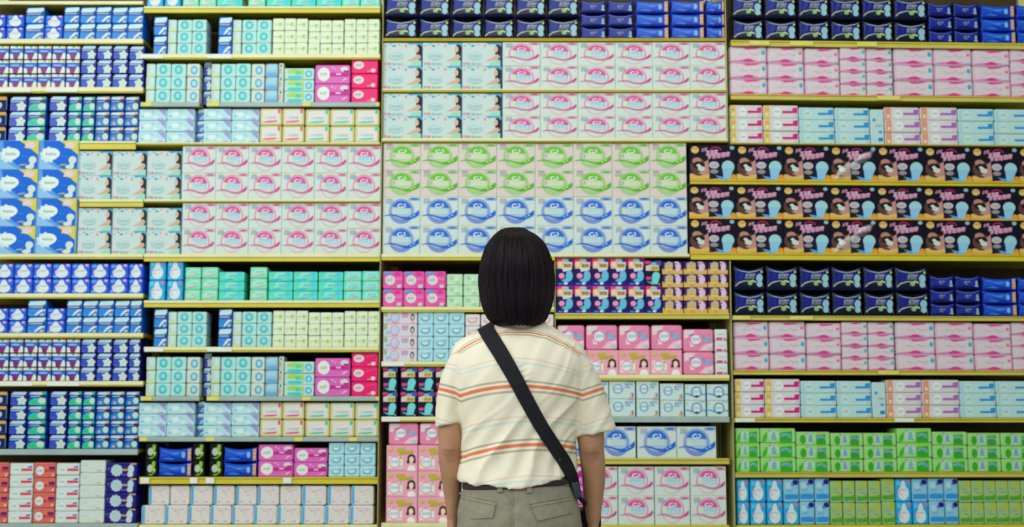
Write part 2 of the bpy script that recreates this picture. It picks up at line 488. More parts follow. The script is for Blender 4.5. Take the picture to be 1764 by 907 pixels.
design('tallpurple', 'night_pad_carton', 'box', 'tall purple and blue carton', 31, 49, 0.2, 'carton', '1a1858', {
    'artwork': flat(rect('b0186c', 0.0, 0.72, 1, 1), rect('1c1c90', 0, 0, 1, 0.13), ('e8b49c', [(0.06, 0.62), (0.5, 0.62), (0.62, 0.98), (0.06, 0.98)]), ('e84884', [(0.06, 0.86), (0.36, 0.9), (0.34, 0.98), (0.06, 0.98)]), ell('ecd8a8', 0.22, 0.78, 0.12, 0.1, 12),
                    ('d8d4e0', [(0.42, 0.5), (0.9, 0.58), (0.92, 0.86), (0.5, 0.86), (0.3, 0.68)]), rect('c8a83c', 0.42, 0.66, 0.86, 0.8), glyphs('806020', 0.45, 0.68, 0.84, 0.78, 2, 31), ell('90c8e0', 0.58, 0.91, 0.16, 0.06, 12), rect('24248c', 0.72, 0.87, 0.96, 0.95)),
    'pad_picture': flat(ell('58c0e4', 0.75, 0.36, 0.2, 0.2, 16), ('58c0e4', [(0.3, 0.18), (0.62, 0.1), (0.92, 0.24), (0.6, 0.3)]), rect('b09cc8', 0.68, 0.3, 0.78, 0.48), ell('ec98c4', 0.32, 0.36, 0.17, 0.1, 14), rect('d83c84', 0.22, 0.24, 0.42, 0.28), ell('e0e4f0', 0.55, 0.08, 0.12, 0.04, 10), ell('6078f0', 0.24, 0.07, 0.14, 0.03, 10))}, side='5a1060')
design('tallteal', 'night_pad_carton', 'box', 'tall black carton with turquoise pad', 30, 43, 0.2, 'carton', '14142c', {
    'artwork': flat(('d83c78', [(0, 0.86), (0.3, 0.88), (0.36, 1), (0, 1)]), ('4858a8', [(0.6, 0.84), (1, 0.8), (1, 1), (0.62, 1)]), ('d8c4d0', [(0.04, 0.6), (0.86, 0.6), (0.86, 0.82), (0.4, 0.86), (0.04, 0.8)]), ell('e8c8b0', 0.16, 0.72, 0.1, 0.09, 12), rect('d8bc2c', 0.36, 0.62, 0.84, 0.77), glyphs('8c7410', 0.4, 0.64, 0.82, 0.75, 2, 33), ell('78bcd0', 0.52, 0.88, 0.18, 0.07, 12),
                    rect('d84890', 0.06, 0.24, 0.36, 0.36)),
    'pad_picture': flat(ell('74d4dc', 0.68, 0.4, 0.24, 0.16, 16), ('74d4dc', [(0.42, 0.4), (0.4, 0.06), (0.76, 0.06), (0.92, 0.4)]), ('58c4dc', [(0.06, 0.18), (0.3, 0.1), (0.44, 0.04), (0.5, 0.12), (0.3, 0.16)]), ell('b0b8bc', 0.86, 0.06, 0.06, 0.03, 8))}, side='3a1040')
design('goldpink', 'night_pad_carton', 'box', 'small gold and violet carton', 40, 22, 0.18, 'carton', '3c1c60', {
    'artwork': flat(rect('dcb45c', 0.0, 0, 1, 0.34), ('dcb45c', [(0, 0.3), (0.1, 0.3), (0.06, 0.42), (0, 0.44)]), ('dcc890', [(0.12, 0.3), (0.52, 0.3), (0.52, 0.9), (0.14, 0.86)]), glyphs('b88838', 0.14, 0.4, 0.5, 0.56, 4, 35), glyphs('c87888', 0.14, 0.62, 0.46, 0.78, 4, 36), ell('9cb8d4', 0.34, 0.92, 0.1, 0.07, 10),
                    ell('e4b4d8', 0.78, 0.58, 0.14, 0.34, 18), ('e4c4dc', [(0.6, 0.98), (0.66, 0.3), (0.8, 0.16), (0.84, 0.5), (0.8, 0.98)]), rect('2c1850', 0.56, 0.46, 0.66, 0.62), rect('4c3070', 0.6, 0.76, 0.72, 0.84), rect('e09c34', 0.28, 0.06, 0.44, 0.22))}, side='241048')
design('pinkgirl', 'pad_carton', 'box', 'pink carton picturing a dark-haired girl', 55, 46, 0.2, 'carton', 'f0a8bc', {
    'picture': flat(ell('f4f0ec', 0.8, 0.06, 0.13, 0.16, 16, 0, 180), ('f4ece8', [(0.67, 0), (0.93, 0), (0.92, 0.14), (0.7, 0.16)]), ell('4c2c24', 0.8, 0.5, 0.13, 0.15, 18), ('4c2c24', [(0.64, 0.3), (0.72, 0.28), (0.78, 0.5), (0.68, 0.5)]), ('4c2c24', [(0.84, 0.3), (0.94, 0.3), (0.93, 0.5), (0.84, 0.5)]), ell('f0d8c8', 0.8, 0.44, 0.075, 0.12, 14)),
    'emblem': flat(rect('f4ece8', 0.06, 0.1, 0.52, 0.56), ring('e890b0', 0.26, 0.34, 0.19, 0.23, 0.03, 0.04), ell('e8f0f0', 0.26, 0.34, 0.14, 0.16), glyphs('7cbcc8', 0.14, 0.3, 0.4, 0.4, 3, 41), rect('b4c060', 0.42, 0.46, 0.5, 0.56), rect('9cd0d4', 0.38, 0.14, 0.5, 0.2)),
    'lettering': flat(glyphs('c4bc28', 0.3, 0.76, 0.58, 0.88, 3, 42, 0.1, 0.006), glyphs('c4bc28', 0.38, 0.64, 0.84, 0.76, 5, 43, 0.1, 0.01), glyphs('d4cc30', 0.31, 0.765, 0.59, 0.885, 3, 44, 0.1, 0.006), glyphs('d0c82c', 0.39, 0.645, 0.85, 0.765, 5, 45, 0.1, 0.01), ell('dcbc6c', 0.13, 0.84, 0.07, 0.08, 12))}, side='e890ac')
design('moon', 'pad_packet', 'packet', 'white packet with grey-blue circle', 42, 31, 0.18, 'carton', 'cde2e2', {
    'emblem': flat(ring('7c98bc', 0.34, 0.56, 0.2, 0.28, 0.05, 0.06), ell('d4eaee', 0.34, 0.56, 0.15, 0.22), glyphs('70b8d8', 0.2, 0.5, 0.48, 0.62, 3, 47), rect('d8dc8c', 0.04, 0.76, 0.14, 0.92)),
    'picture': flat(ell('5c4444', 0.88, 0.2, 0.06, 0.14, 12), ell('dcb8a8', 0.86, 0.2, 0.045, 0.1, 12), ('dcb0a4', [(0.74, 0), (0.94, 0), (0.92, 0.1), (0.8, 0.12)]))
    , 'lettering': flat(glyphs('78a0cc', 0.6, 0.74, 0.92, 0.86, 4, 48), glyphs('88acd0', 0.6, 0.6, 0.82, 0.7, 3, 49), glyphs('8cacd4', 0.7, 0.92, 0.96, 0.98, 4, 50))}, side='9ccad0')
design('moonblue', 'pad_packet', 'packet', 'white packet with blue-ribboned circle', 37, 28, 0.18, 'carton', 'cbe2e4', {
    'emblem': flat(ring('6c84a0', 0.56, 0.52, 0.26, 0.36, 0.06, 0.08), ell('d4eaee', 0.56, 0.52, 0.2, 0.28), glyphs('68b4dc', 0.38, 0.46, 0.74, 0.6, 3, 51), ell('3c4850', 0.56, 0.24, 0.1, 0.08, 10), band('48a8e4', [(0.0, 0.42, 0.03), (0.2, 0.38, 0.05), (0.4, 0.28, 0.05)]), band('48a8e4', [(0.74, 0.38, 0.04), (1.0, 0.36, 0.04)]), rect('d0d488', 0.04, 0.72, 0.14, 0.9)),
    'lettering': flat(glyphs('78a8cc', 0.7, 0.88, 0.96, 0.96, 3, 52))}, side='98c8d0')

design('darkorange', 'night_pad_carton', 'box', 'navy carton with orange strip', 34, 25, 0.16, 'carton', '101c50', {
    'artwork': flat(rect('d8a048', 0.1, 0.74, 0.94, 0.96), ell('a8c8d8', 0.62, 0.4, 0.12, 0.2, 12), rect('1c3080', 0.1, 0.08, 0.9, 0.2), rect('5880b0', 0.94, 0.1, 0.99, 0.9))}, side='0c1430')

# -- pillow packs and film packs
design('navy', 'pillow_pad_packet', 'packet', 'navy packet with white pad picture', 57, 39, 0.16, 'pillow', '0a1030', {
    'artwork': flat(('142088', [(0.08, 0.3), (0.12, 0.84), (0.3, 0.76), (0.55, 0.74), (0.8, 0.78), (0.76, 0.48), (0.5, 0.46), (0.3, 0.42)]), ('3c5cb0', [(0.04, 0.94), (0.22, 0.84), (0.2, 0.78), (0.14, 0.8)]), band('a0b4b8', [(0.03, 0.95, 0.015), (0.25, 0.82, 0.022), (0.5, 0.78, 0.025), (0.78, 0.83, 0.022), (0.96, 0.94, 0.018)]),
                    band('b4c4c0', [(0.03, 0.16, 0.03), (0.18, 0.3, 0.03), (0.36, 0.38, 0.02), (0.5, 0.4, 0.012)]), band('90a0a0', [(0.82, 0.32, 0.012), (0.9, 0.24, 0.015), (0.97, 0.12, 0.02)]), rect('283048', 0.05, 0.045, 0.97, 0.06), ('d0d080', [(0.85, 0.74), (0.89, 0.84), (0.93, 0.72), (0.89, 0.7)])),
    'pad_picture': flat(ell('94c0d0', 0.82, 0.5, 0.1, 0.18, 16), ell('94c0d0', 0.82, 0.26, 0.09, 0.13, 14), ell('88b878', 0.53, 0.3, 0.08, 0.1, 12), ('b4d4a0', [(0.5, 0.36), (0.6, 0.44), (0.72, 0.36), (0.7, 0.3), (0.6, 0.36)])),
    'lettering': flat(glyphs('c4ccdc', 0.38, 0.58, 0.68, 0.7, 4, 55, 0.2), glyphs('a8a84c', 0.36, 0.48, 0.66, 0.56, 5, 56, 0.2))}, side='080c20')
design('navysmall', 'pillow_pad_packet', 'packet', 'small navy packet', 45, 22, 0.15, 'pillow', '0c1868', {
    'print': flat(('182c9c', [(0.06, 0.2), (0.1, 0.76), (0.5, 0.68), (0.84, 0.76), (0.78, 0.2), (0.4, 0.3)]), band('6c84c0', [(0.04, 0.88, 0.02), (0.3, 0.78, 0.025), (0.7, 0.78, 0.025), (0.95, 0.9, 0.02)]), glyphs('98a8d0', 0.36, 0.46, 0.6, 0.62, 4, 57, 0.2), rect('88943c', 0.4, 0.34, 0.52, 0.4), ell('8cb0c8', 0.86, 0.44, 0.05, 0.22, 10), ('98b4cc', [(0.76, 0.2), (0.9, 0.14), (0.94, 0.24), (0.84, 0.3)]))}, side='080c30')
design('bluefilm', 'film_pad_packet', 'packet', 'shiny blue packet with peach strip', 60, 22, 0.16, 'pillow', '0c34b0', {
    'print': flat(('1c54d0', [(0.04, 0.3), (0.06, 0.86), (0.8, 0.8), (0.8, 0.24), (0.4, 0.4)]), band('3c84e4', [(0.1, 0.78, 0.03), (0.4, 0.62, 0.06), (0.74, 0.66, 0.04)]), ('2c74dc', [(0.08, 0.2), (0.3, 0.32), (0.5, 0.2), (0.4, 0.12)]), ell('7cb8e4', 0.74, 0.5, 0.055, 0.24, 10), glyphs('6ca4e8', 0.42, 0.5, 0.6, 0.6, 4, 58)),
    'sticker': flat(rect('d8b088', 0.87, 0.04, 0.97, 0.96), rect('c87860', 0.895, 0.12, 0.945, 0.24), rect('c87860', 0.895, 0.4, 0.945, 0.5), rect('b8885c', 0.895, 0.66, 0.945, 0.8))}, side='081c60')
for key, dot, w in (('padcyan', '1cb4d4', 65), ('padpink', 'e86cae', 65), ('padshort', '2cc0d4', 46)):
    design(key, 'pad_packet', 'packet', {'padcyan': 'white and pink packet, cyan drop', 'padpink': 'white and pink packet, pink drop', 'padshort': 'short white and pink packet'}[key], w, 28, 0.17, 'soft', 'dccdd6', {
        'print': flat(('e07cb4', [(0.0, 0.0), (1, 0.0), (1, 0.10), (0.7, 0.18), (0.3, 0.18), (0.0, 0.10)]), ('dc3c94', [(0.3, 0.0), (0.68, 0.0), (0.6, 0.2), (0.5, 0.26), (0.4, 0.22)]), ('e088b8', [(0.0, 1), (0.0, 0.95), (0.4, 0.88), (0.7, 0.9), (1, 0.96), (1, 1)]), ('e04c98', [(0.36, 1), (0.42, 0.82), (0.5, 0.8), (0.72, 0.86), (0.84, 1)]),
                      rect('dc78b0', 0.96, 0.0, 1.0, 1), rect('d484b0', 0.0, 0.0, 0.03, 1), ('c0d8e0', [(0.6, 0.08), (0.95, 0.12), (0.95, 0.28), (0.8, 0.16)]), ell(dot, 0.9, 0.62, 0.05 if w > 50 else 0.06, 0.15 if key != 'padpink' else 0.10, 12), ell('d8d870', 0.885, 0.82, 0.03, 0.06, 8)),
        'lettering': flat(band('a8a4a8', [(0.26, 0.48, 0.01), (0.3, 0.58, 0.014), (0.34, 0.46, 0.012), (0.4, 0.52, 0.012), (0.48, 0.47, 0.012), (0.52, 0.52, 0.01)]), ell('e06890', 0.56, 0.6, 0.02, 0.04, 8), band('a8a4a8', [(0.58, 0.5, 0.012), (0.62, 0.58, 0.012), (0.66, 0.46, 0.012), (0.72, 0.52, 0.012), (0.8, 0.48, 0.01)]))}, side='d0a0bc')
for key, strip, bar, ph in (('sofyyellow', 'e0c840', 'd0187c', 'white packet, yellow end, magenta bar'), ('sofyorange', 'e49c68', 'a868b8', 'white packet, orange end, violet bar'), ('sofyblue', None, '2494d4', 'pale blue packet, blue bar')):
    s0 = 0.19 if strip else 0.04
    design(key, 'slim_pad_packet', 'packet', ph, 60, 22, 0.17, 'soft', 'd8d4d8' if strip else 'b8dcdc', {
        'print': flat([rect(strip, 0.01, 0.02, 0.18, 0.98), rect('e8e0d0', 0.07, 0.16, 0.14, 0.4), rect('d890b0', 0.04, 0.58, 0.15, 0.72)] if strip else [rect('a8d4dc', 0.02, 0.1, 0.1, 0.9)], ell('e4ece8' if strip else 'c4e4e0', s0 + 0.2, 0.5, 0.12, 0.36, 18),
                      rect(bar, 0.54, 0.38, 0.97, 0.56), (bar, [(0.82, 0.5), (0.84, 0.8), (0.98, 0.84), (0.97, 0.5)]), ell('d0c8d4', 0.9, 0.2, 0.05, 0.12, 10)),
        'lettering': text('8cA4a0'.lower(), 'sofy', s0 + 0.2, 0.5, 0.15, 60 / 22, 0.3)}, side='c8ccd0')
design('narrow', 'pad_packet', 'packet', 'narrow pale blue packet', 27, 66, 0.17, 'soft', 'bcdcdc', {
    'print': flat(ell('48a4d8', 0.28, 0.7, 0.14, 0.05, 10), ell('48a4d8', 0.72, 0.36, 0.14, 0.05, 10), rect('2880cc', 0.55, 0.1, 0.9, 0.2), glyphs('8cb0b4', 0.36, 0.5, 0.86, 0.56, 4, 61))}, side='a8d0d4')
for key, bc, w, h, ph, cat in (('whisperblue', '1c54d8', 33, 26, 'blue packet with white silhouette', 0), ('whispercyan', '28a8e0', 29, 36, 'cyan packet with white silhouette', 1)):
    design(key, 'upright_pad_packet', 'packet', ph, w, h, 0.16, 'soft', bc, {
        'emblem': flat(ell('5c9cec' if not cat else '60c4ec', 0.2, 0.82, 0.13, 0.12, 10), ell('6ca4f0' if not cat else '58bcec', 0.18, 0.14, 0.15, 0.08, 10), ell('d8e6ea', 0.5, 0.38, 0.34, 0.32, 22), ('d8e2ec', [(0.3, 0.5), (0.36, 0.84), (0.46, 0.94), (0.58, 0.92), (0.64, 0.8), (0.72, 0.5)]), ell('e4c0d4', 0.24, 0.44, 0.1, 0.12, 10), ell('f0b4c8' if not cat else 'e86c98', 0.82, 0.88, 0.1, 0.08, 10),
                       ell('e88cac', 0.22, 0.5, 0.05, 0.04, 8) if cat else [], rect('e8a4b8', 0.24, 0.3, 0.44, 0.34) if cat else []),
        'lettering': text('88b0b4', 'whisper', 0.54, 0.52, 0.4, w / h)}, side='0c2ca0' if not cat else '1470b8')
design('padsblue', 'banded_pad_packet', 'packet', 'blue packet with white band', 28, 29, 0.16, 'soft', '1c6cc8', {
    'print': flat(rect('14286c', 0.02, 0.5, 0.98, 0.66), ('c4e4ec', [(0.02, 0.7), (0.14, 0.92), (0.96, 0.97), (0.97, 0.8), (0.8, 0.68), (0.1, 0.66)]), rect('a4b4dc', 0.08, 0.54, 0.82, 0.61), ('2c88e0', [(0.04, 0.04), (0.96, 0.04), (0.96, 0.44), (0.04, 0.44)]), ('e4ecec', [(0.36, 0.06), (0.46, 0.06), (0.88, 0.4), (0.74, 0.44), (0.52, 0.26)]), ell('dcb48c', 0.78, 0.12, 0.1, 0.08, 10), rect('e0e8d8', 0.7, 0.34, 0.94, 0.42))}, side='0c2470')
design('multicol', 'mini_pad_packet', 'packet', 'small navy, white, magenta packet', 25, 24, 0.15, 'soft', '1c3c9c', {
    'print': flat(('dce4e0', [(0.0, 0.78), (1, 0.78), (1, 1), (0.0, 1)]), rect('d8c84c', 0.76, 0.8, 1, 1), rect('50b848', 0.4, 0.84, 0.6, 1), rect('2c64cc', 0.0, 0.46, 1, 0.74), rect('a0bce8', 0.14, 0.54, 0.7, 0.64), rect('8c1c70', 0.28, 0.0, 0.74, 0.38), ('dce4d4', [(0.6, 0.0), (1, 0.0), (1, 0.4), (0.82, 0.54), (0.72, 0.36)]), ('dce4d4', [(0.0, 0.0), (0.3, 0.0), (0.24, 0.36), (0.0, 0.42)]))}, side='101c50')
design('navywhite', 'mini_pad_packet', 'packet', 'small navy packet with white flower', 28, 24, 0.15, 'soft', '141c70', {
    'print': flat(('b4d4ec', [(0.0, 0.76), (0.2, 0.98), (0.95, 0.98), (0.84, 0.74)]), rect('8ca8dc', 0.06, 0.6, 0.66, 0.71), ('2850c4', [(0.0, 0.0), (0.5, 0.0), (0.4, 0.52), (0.0, 0.54)]), star('c4dcdc', 0.68, 0.32, 0.34, 0.40, 5, 0.62), ell('d8d494', 0.72, 0.4, 0.07, 0.1, 8), rect('7838a0', 0.14, 0.1, 0.3, 0.2))}, side='0c1040')
for key, c2, c3, ph in (('traygreen', '28c0b8', '40c040', 'blue packet with green leaf'), ('trayblue', '1c80d8', 'e0b050', 'bright blue packet with orange dot')):
    design(key, 'mini_pad_packet', 'packet', ph, 26, 25, 0.16, 'soft', '144cb0', {
        'print': flat(('c4dce0', [(0.04, 0.78), (0.16, 0.92), (0.96, 0.97), (0.96, 0.82), (0.6, 0.74)]), rect(c3, 0.72, 0.8, 0.97, 0.95), rect('101c58', 0.03, 0.56, 0.97, 0.72), rect('9cb4dc', 0.12, 0.6, 0.66, 0.67), (c2, [(0.04, 0.04), (0.97, 0.04), (0.97, 0.5), (0.3, 0.52), (0.06, 0.3)]), ell('c8dcc0', 0.74, 0.34, 0.2, 0.22, 14), ell(c3, 0.3, 0.2, 0.2 if key == 'traygreen' else 0.1, 0.1, 12))}, side='0c2870')
design('sofyred', 'slim_pad_packet', 'packet', 'coral red packet with white disc', 40, 26, 0.17, 'soft', 'dc6c60', {
    'emblem': flat(ell('d8e4e0', 0.28, 0.46, 0.19, 0.29, 22)), 'lettering': text('70a0a0', 'sofy', 0.28, 0.46, 0.24, 40 / 26, 0.3),
    'print': flat(rect('cc2c3c', 0.48, 0.4, 0.62, 0.54), rect('cc3448', 0.68, 0.42, 0.97, 0.52), rect('5c2078', 0.7, 0.56, 0.97, 0.74), ('f0d8d0', [(0.84, 0.1), (0.92, 0.12), (0.94, 0.3), (0.88, 0.26)]), rect('e88478', 0.04, 0.9, 0.96, 0.95))}, side='c0b0c0')
design('sofywhite', 'slim_pad_packet', 'packet', 'white packet with red bar', 42, 21, 0.17, 'soft', 'd2deda', {
    'print': flat(rect('e03858', 0.48, 0.34, 0.96, 0.54), ('7c68bc', [(0.72, 0.58), (0.95, 0.6), (0.95, 0.76), (0.82, 0.74)]), ell('dce8e4', 0.26, 0.44, 0.18, 0.32, 16)), 'lettering': text('90b0a8', 'sofy', 0.26, 0.44, 0.24, 2, 0.3)}, side='b8c4cc')
design('plainwhite', 'slim_pad_packet', 'packet', 'plain white packet', 46, 21, 0.17, 'soft', 'd0dcd6', {
    'print': flat(rect('d8a090', 0.66, 0.12, 0.84, 0.22), ('c0d4cc', [(0.1, 0.5), (0.24, 0.62), (0.42, 0.58), (0.3, 0.44)]), ('dce6e0', [(0.04, 0.3), (0.6, 0.56), (0.66, 0.7), (0.04, 0.4)]))}, side='c4d0cc')
design('navydisc', 'slim_pad_packet', 'packet', 'dark blue packet with white disc', 57, 26, 0.18, 'soft', '20187c', {
    'emblem': flat(star('b8d0d8', 0.34, 0.48, 0.2, 0.42, 10, 0.86), ell('b0ccd0', 0.36, 0.52, 0.12, 0.26, 16), ell('c0d4dc', 0.8, 0.56, 0.1, 0.3, 14), ell('c0d4dc', 0.78, 0.22, 0.1, 0.2, 12)),
    'print': flat(rect('bc9c4c', 0.52, 0.44, 0.7, 0.58), rect('c8ac50', 0.78, 0.86, 0.98, 0.97), rect('8c60b0', 0.06, 0.5, 0.1, 0.66), rect('6c58b8', 0.48, 0.14, 0.66, 0.24))}, side='14105c')
design('tealpink', 'pantyliner_packet', 'packet', 'mint green packet with pink stroke', 29, 19, 0.14, 'soft', '7cdcb8', {
    'print': flat(('b0e4d0', [(0.1, 0.3), (0.5, 0.2), (0.92, 0.5), (0.9, 0.84), (0.4, 0.8), (0.1, 0.6)]), band('e090a4', [(0.1, 0.14, 0.03), (0.4, 0.2, 0.05), (0.8, 0.4, 0.02)]), glyphs('8cc8cc', 0.32, 0.44, 0.78, 0.66, 3, 65, 0.3))}, side='50c898')
design('tealblue', 'pantyliner_packet', 'packet', 'mint packet with blue stroke', 43, 17, 0.14, 'soft', '58dcc0', {
    'print': flat(('8ce4d4', [(0.2, 0.34), (0.6, 0.3), (0.92, 0.5), (0.6, 0.9), (0.3, 0.84)]), band('28b8e0', [(0.04, 0.16, 0.03), (0.3, 0.14, 0.1), (0.6, 0.3, 0.03)]), rect('40d0dc', 0.74, 0.1, 0.94, 0.9), glyphs('70b4d0', 0.36, 0.42, 0.7, 0.7, 4, 66, 0.3))}, side='3cc8a8')
design('tealorange', 'pantyliner_packet', 'packet', 'mint packet with orange stroke', 31, 17, 0.14, 'soft', '68e0c8', {
    'print': flat(('98e8dc', [(0.08, 0.3), (0.9, 0.5), (0.86, 0.9), (0.2, 0.84)]), band('e0a078', [(0.1, 0.1, 0.03), (0.5, 0.2, 0.07), (0.94, 0.42, 0.02)]), glyphs('80b8e0', 0.26, 0.42, 0.74, 0.74, 3, 67, 0.3))}, side='40d0b0')
design('ring', 'tissue_packet', 'packet', 'pale aqua packet with turquoise ring', 27, 21, 0.12, 'soft', 'b0e0da', {
    'emblem': flat(ring('38c0cc', 0.48, 0.54, 0.28, 0.36, 0.14, 0.18, n=18), ell('a8d8dc', 0.48, 0.54, 0.1, 0.12, 10), rect('d8b4b0', 0.16, 0.06, 0.34, 0.12))}, side='98d0cc')
design('ringside', 'tissue_packet', 'packet', 'narrow aqua packet end, yellow foot', 16, 21, 0.12, 'soft', 'b4dcd8', {
    'print': flat(rect('dcdc60', 0.02, 0.02, 0.97, 0.16), rect('d0c4c4', 0.08, 0.3, 0.3, 0.9), rect('c4e0dc', 0.4, 0.3, 0.9, 0.86))}, side='98d0cc')
design('ringwhite', 'tissue_packet', 'packet', 'off-white packet with blue ring', 25, 22, 0.12, 'soft', 'd0dccc', {
    'emblem': flat(ring('40b0dc', 0.56, 0.5, 0.28, 0.34, 0.12, 0.14, n=18), ell('b0dce4', 0.56, 0.5, 0.14, 0.16, 10), rect('c8a8b0', 0.1, 0.06, 0.3, 0.12))}, side='b8d0c4')
design('blueside', 'tissue_packet', 'packet', 'pale blue packet end', 21, 22, 0.12, 'soft', '90c4dc', {
    'print': flat(rect('6cacd8', 0.02, 0.02, 0.97, 0.3), rect('a4d0e0', 0.1, 0.5, 0.9, 0.9), ell('d87898', 0.12, 0.88, 0.08, 0.08, 8))}, side='78b0cc')
design('whiteside', 'tissue_packet', 'packet', 'narrow white packet end', 9, 22, 0.12, 'soft', 'c4d4c8', {
    'print': flat(rect('d49c90', 0.1, 0.2, 0.5, 0.6), rect('506c68', 0.3, 0.7, 0.6, 0.9))}, side='b0c4b8')
design('leaf', 'tissue_packet', 'packet', 'cream white packet with green sprig', 20, 21, 0.12, 'soft', 'dce8cc', {
    'emblem': flat(('98c848', [(0.44, 0.5), (0.6, 0.64), (0.84, 0.6), (0.76, 0.5), (0.62, 0.42)]), ('b8d880', [(0.5, 0.36), (0.7, 0.46), (0.88, 0.38), (0.66, 0.3)]), rect('b4c8a4', 0.1, 0.46, 0.42, 0.54))}, side='c8d8b4')
design('greencyan', 'tissue_packet', 'packet', 'crinkled white packet, cyan and lime wave', 52, 20, 0.14, 'soft', 'b8e0d4', {
    'print': flat(('40ccc8', [(0.1, 0.08), (0.5, 0.02), (0.68, 0.2), (0.5, 0.36), (0.14, 0.34)]), ('a4d468', [(0.1, 0.52), (0.5, 0.5), (0.66, 0.3), (0.66, 0.84), (0.3, 0.94), (0.1, 0.8)]), ell('58c8a8', 0.46, 0.6, 0.1, 0.18, 12), ell('50b8dc', 0.82, 0.5, 0.12, 0.32, 14), ell('b0e0e4', 0.82, 0.5, 0.06, 0.16, 10))}, side='98d0c4')
design('magentadisc', 'pad_packet', 'packet', 'magenta packet with white disc', 62, 32, 0.17, 'soft', 'dc68bc', {
    'emblem': flat(ell('e4e8e4', 0.25, 0.5, 0.175, 0.36, 26)), 'lettering': text('98a8a4', 'sofy', 0.25, 0.5, 0.22, 2, 0.3),
    'print': flat(rect('c8148c', 0.42, 0.4, 0.97, 0.58), ell('e8d0e0', 0.84, 0.76, 0.12, 0.14, 14), rect('783068', 0.82, 0.62, 0.96, 0.7), rect('f0c8e4', 0.6, 0.46, 0.74, 0.54), ell('ecb4dc', 0.5, 0.84, 0.03, 0.06, 8), ell('ecb4dc', 0.58, 0.76, 0.025, 0.05, 8), ('ecb8e0', [(0.76, 0.1), (0.9, 0.22), (0.92, 0.32), (0.82, 0.26)]), rect('e48ccc', 0.03, 0.03, 0.97, 0.07))}, side='c04c9c')
design('hotpink', 'pad_packet', 'packet', 'hot pink packet with white oval', 47, 25, 0.17, 'soft', 'ec1c74', {
    'emblem': flat(ell('e8d4d8', 0.27, 0.58, 0.2, 0.27, 22), ell('f0c8d0', 0.82, 0.22, 0.09, 0.14, 12), rect('d8b060', 0.6, 0.14, 0.78, 0.2)), 'lettering': text('98808c', 'sofy', 0.27, 0.58, 0.24, 2, 0.3)}, side='8c1444')
design('lavender', 'tissue_packet', 'packet', 'pale blue packet with lavender corner', 48, 20, 0.14, 'soft', 'b4dce4', {
    'print': flat(('9c98d4', [(0.7, 0.97), (0.97, 0.97), (0.97, 0.3), (0.84, 0.6)]), ell('d4ecec', 0.3, 0.5, 0.16, 0.24, 12), ell('7cc8dc', 0.14, 0.36, 0.06, 0.1, 8), ell('80ccdc', 0.5, 0.72, 0.05, 0.09, 8), ell('d8e8ec', 0.6, 0.3, 0.1, 0.14, 10), ('a8a4d8', [(0.62, 0.06), (0.9, 0.06), (0.84, 0.22)]))}, side='9cc8d4')
for key, c, ph in (('creampink', 'e85880', 'cream packet with pink stroke'), ('creamteal', '34ccb0', 'cream packet with teal stroke')):
    design(key, 'tissue_packet', 'packet', ph, 41, 30, 0.16, 'soft', 'd0c888', {
        'print': flat(('e0dcd8', [(0.1, 0.12), (0.9, 0.14), (0.92, 0.86), (0.8, 0.92), (0.12, 0.88)]), band(c, [(0.14, 0.2, 0.03), (0.4, 0.22, 0.055), (0.7, 0.24, 0.05), (0.8, 0.28, 0.02)]), glyphs('a4c0d4', 0.24, 0.38, 0.72, 0.52, 6, 71, 0.2), (c, [(0.82, 0.7), (0.92, 0.7), (0.92, 0.96), (0.82, 0.96)]))}, side='b8b070')
design('blackleaf', 'pad_packet', 'packet', 'black packet with green sprig', 20, 26, 0.16, 'carton', '0c100c', {
    'picture': flat(ell('b8c4b8', 0.4, 0.5, 0.24, 0.24, 14), ('7cb42c', [(0.2, 0.12), (0.5, 0.06), (0.86, 0.3), (0.7, 0.44), (0.6, 0.2)]), ('8cbc34', [(0.5, 0.7), (0.6, 0.96), (0.84, 0.9), (0.8, 0.6), (0.66, 0.5)]), ell('a8cc50', 0.74, 0.42, 0.14, 0.1, 10))}, side='080808')
for key, bg, c, ph in (('smileblue', 'b0dce8', '4cb0d4', 'pale blue packet with swoosh'), ('smilepink', 'e0dcdc', 'e09cac', 'pale pink packet with swoosh')):
    design(key, 'tissue_packet', 'packet', ph, 27, 21, 0.13, 'soft', bg, {
        'emblem': flat(ring(c, 0.48, 0.56, 0.32, 0.36, 0.08, 0.12, 180, 380, 12), ell('e0e8d4' if key == 'smileblue' else 'ecdcd8', 0.46, 0.5, 0.16, 0.14, 12), band(c, [(0.2, 0.66, 0.02), (0.5, 0.62, 0.04), (0.84, 0.74, 0.02)]))}, side='90c4d4' if key == 'smileblue' else 'ccc4c4')
for key, strip, ph in (('whitestrip', True, 'white packet with blue end strip'), ('whiteplain', False, 'white packet with pink specks')):
    design(key, 'tissue_packet', 'packet', ph, 40, 33, 0.16, 'soft', 'dcd8d4', {
        'print': flat([rect('3cb8e4', 0.0, 0.0, 0.16, 1), rect('7c98cc', 0.05, 0.2, 0.11, 0.8)] if strip else [], rect('e88cb0', 0.2, 0.16, 0.34, 0.22), rect('e88cb0', 0.66, 0.14, 0.8, 0.2), ell('e4a8bc', 0.46, 0.72, 0.06, 0.05, 8), ell('e4a8bc', 0.76, 0.8, 0.05, 0.04, 8), ell('e8b4c4', 0.34, 0.84, 0.05, 0.04, 8), ell('e8b4c4', 0.6, 0.54, 0.06, 0.04, 8), ell('e4a8bc', 0.88, 0.62, 0.04, 0.04, 8), ring('e898b0', 0.66, 0.7, 0.1, 0.1, 0.02, 0.02, 30, 250, 10))}, side='c8ccc8')
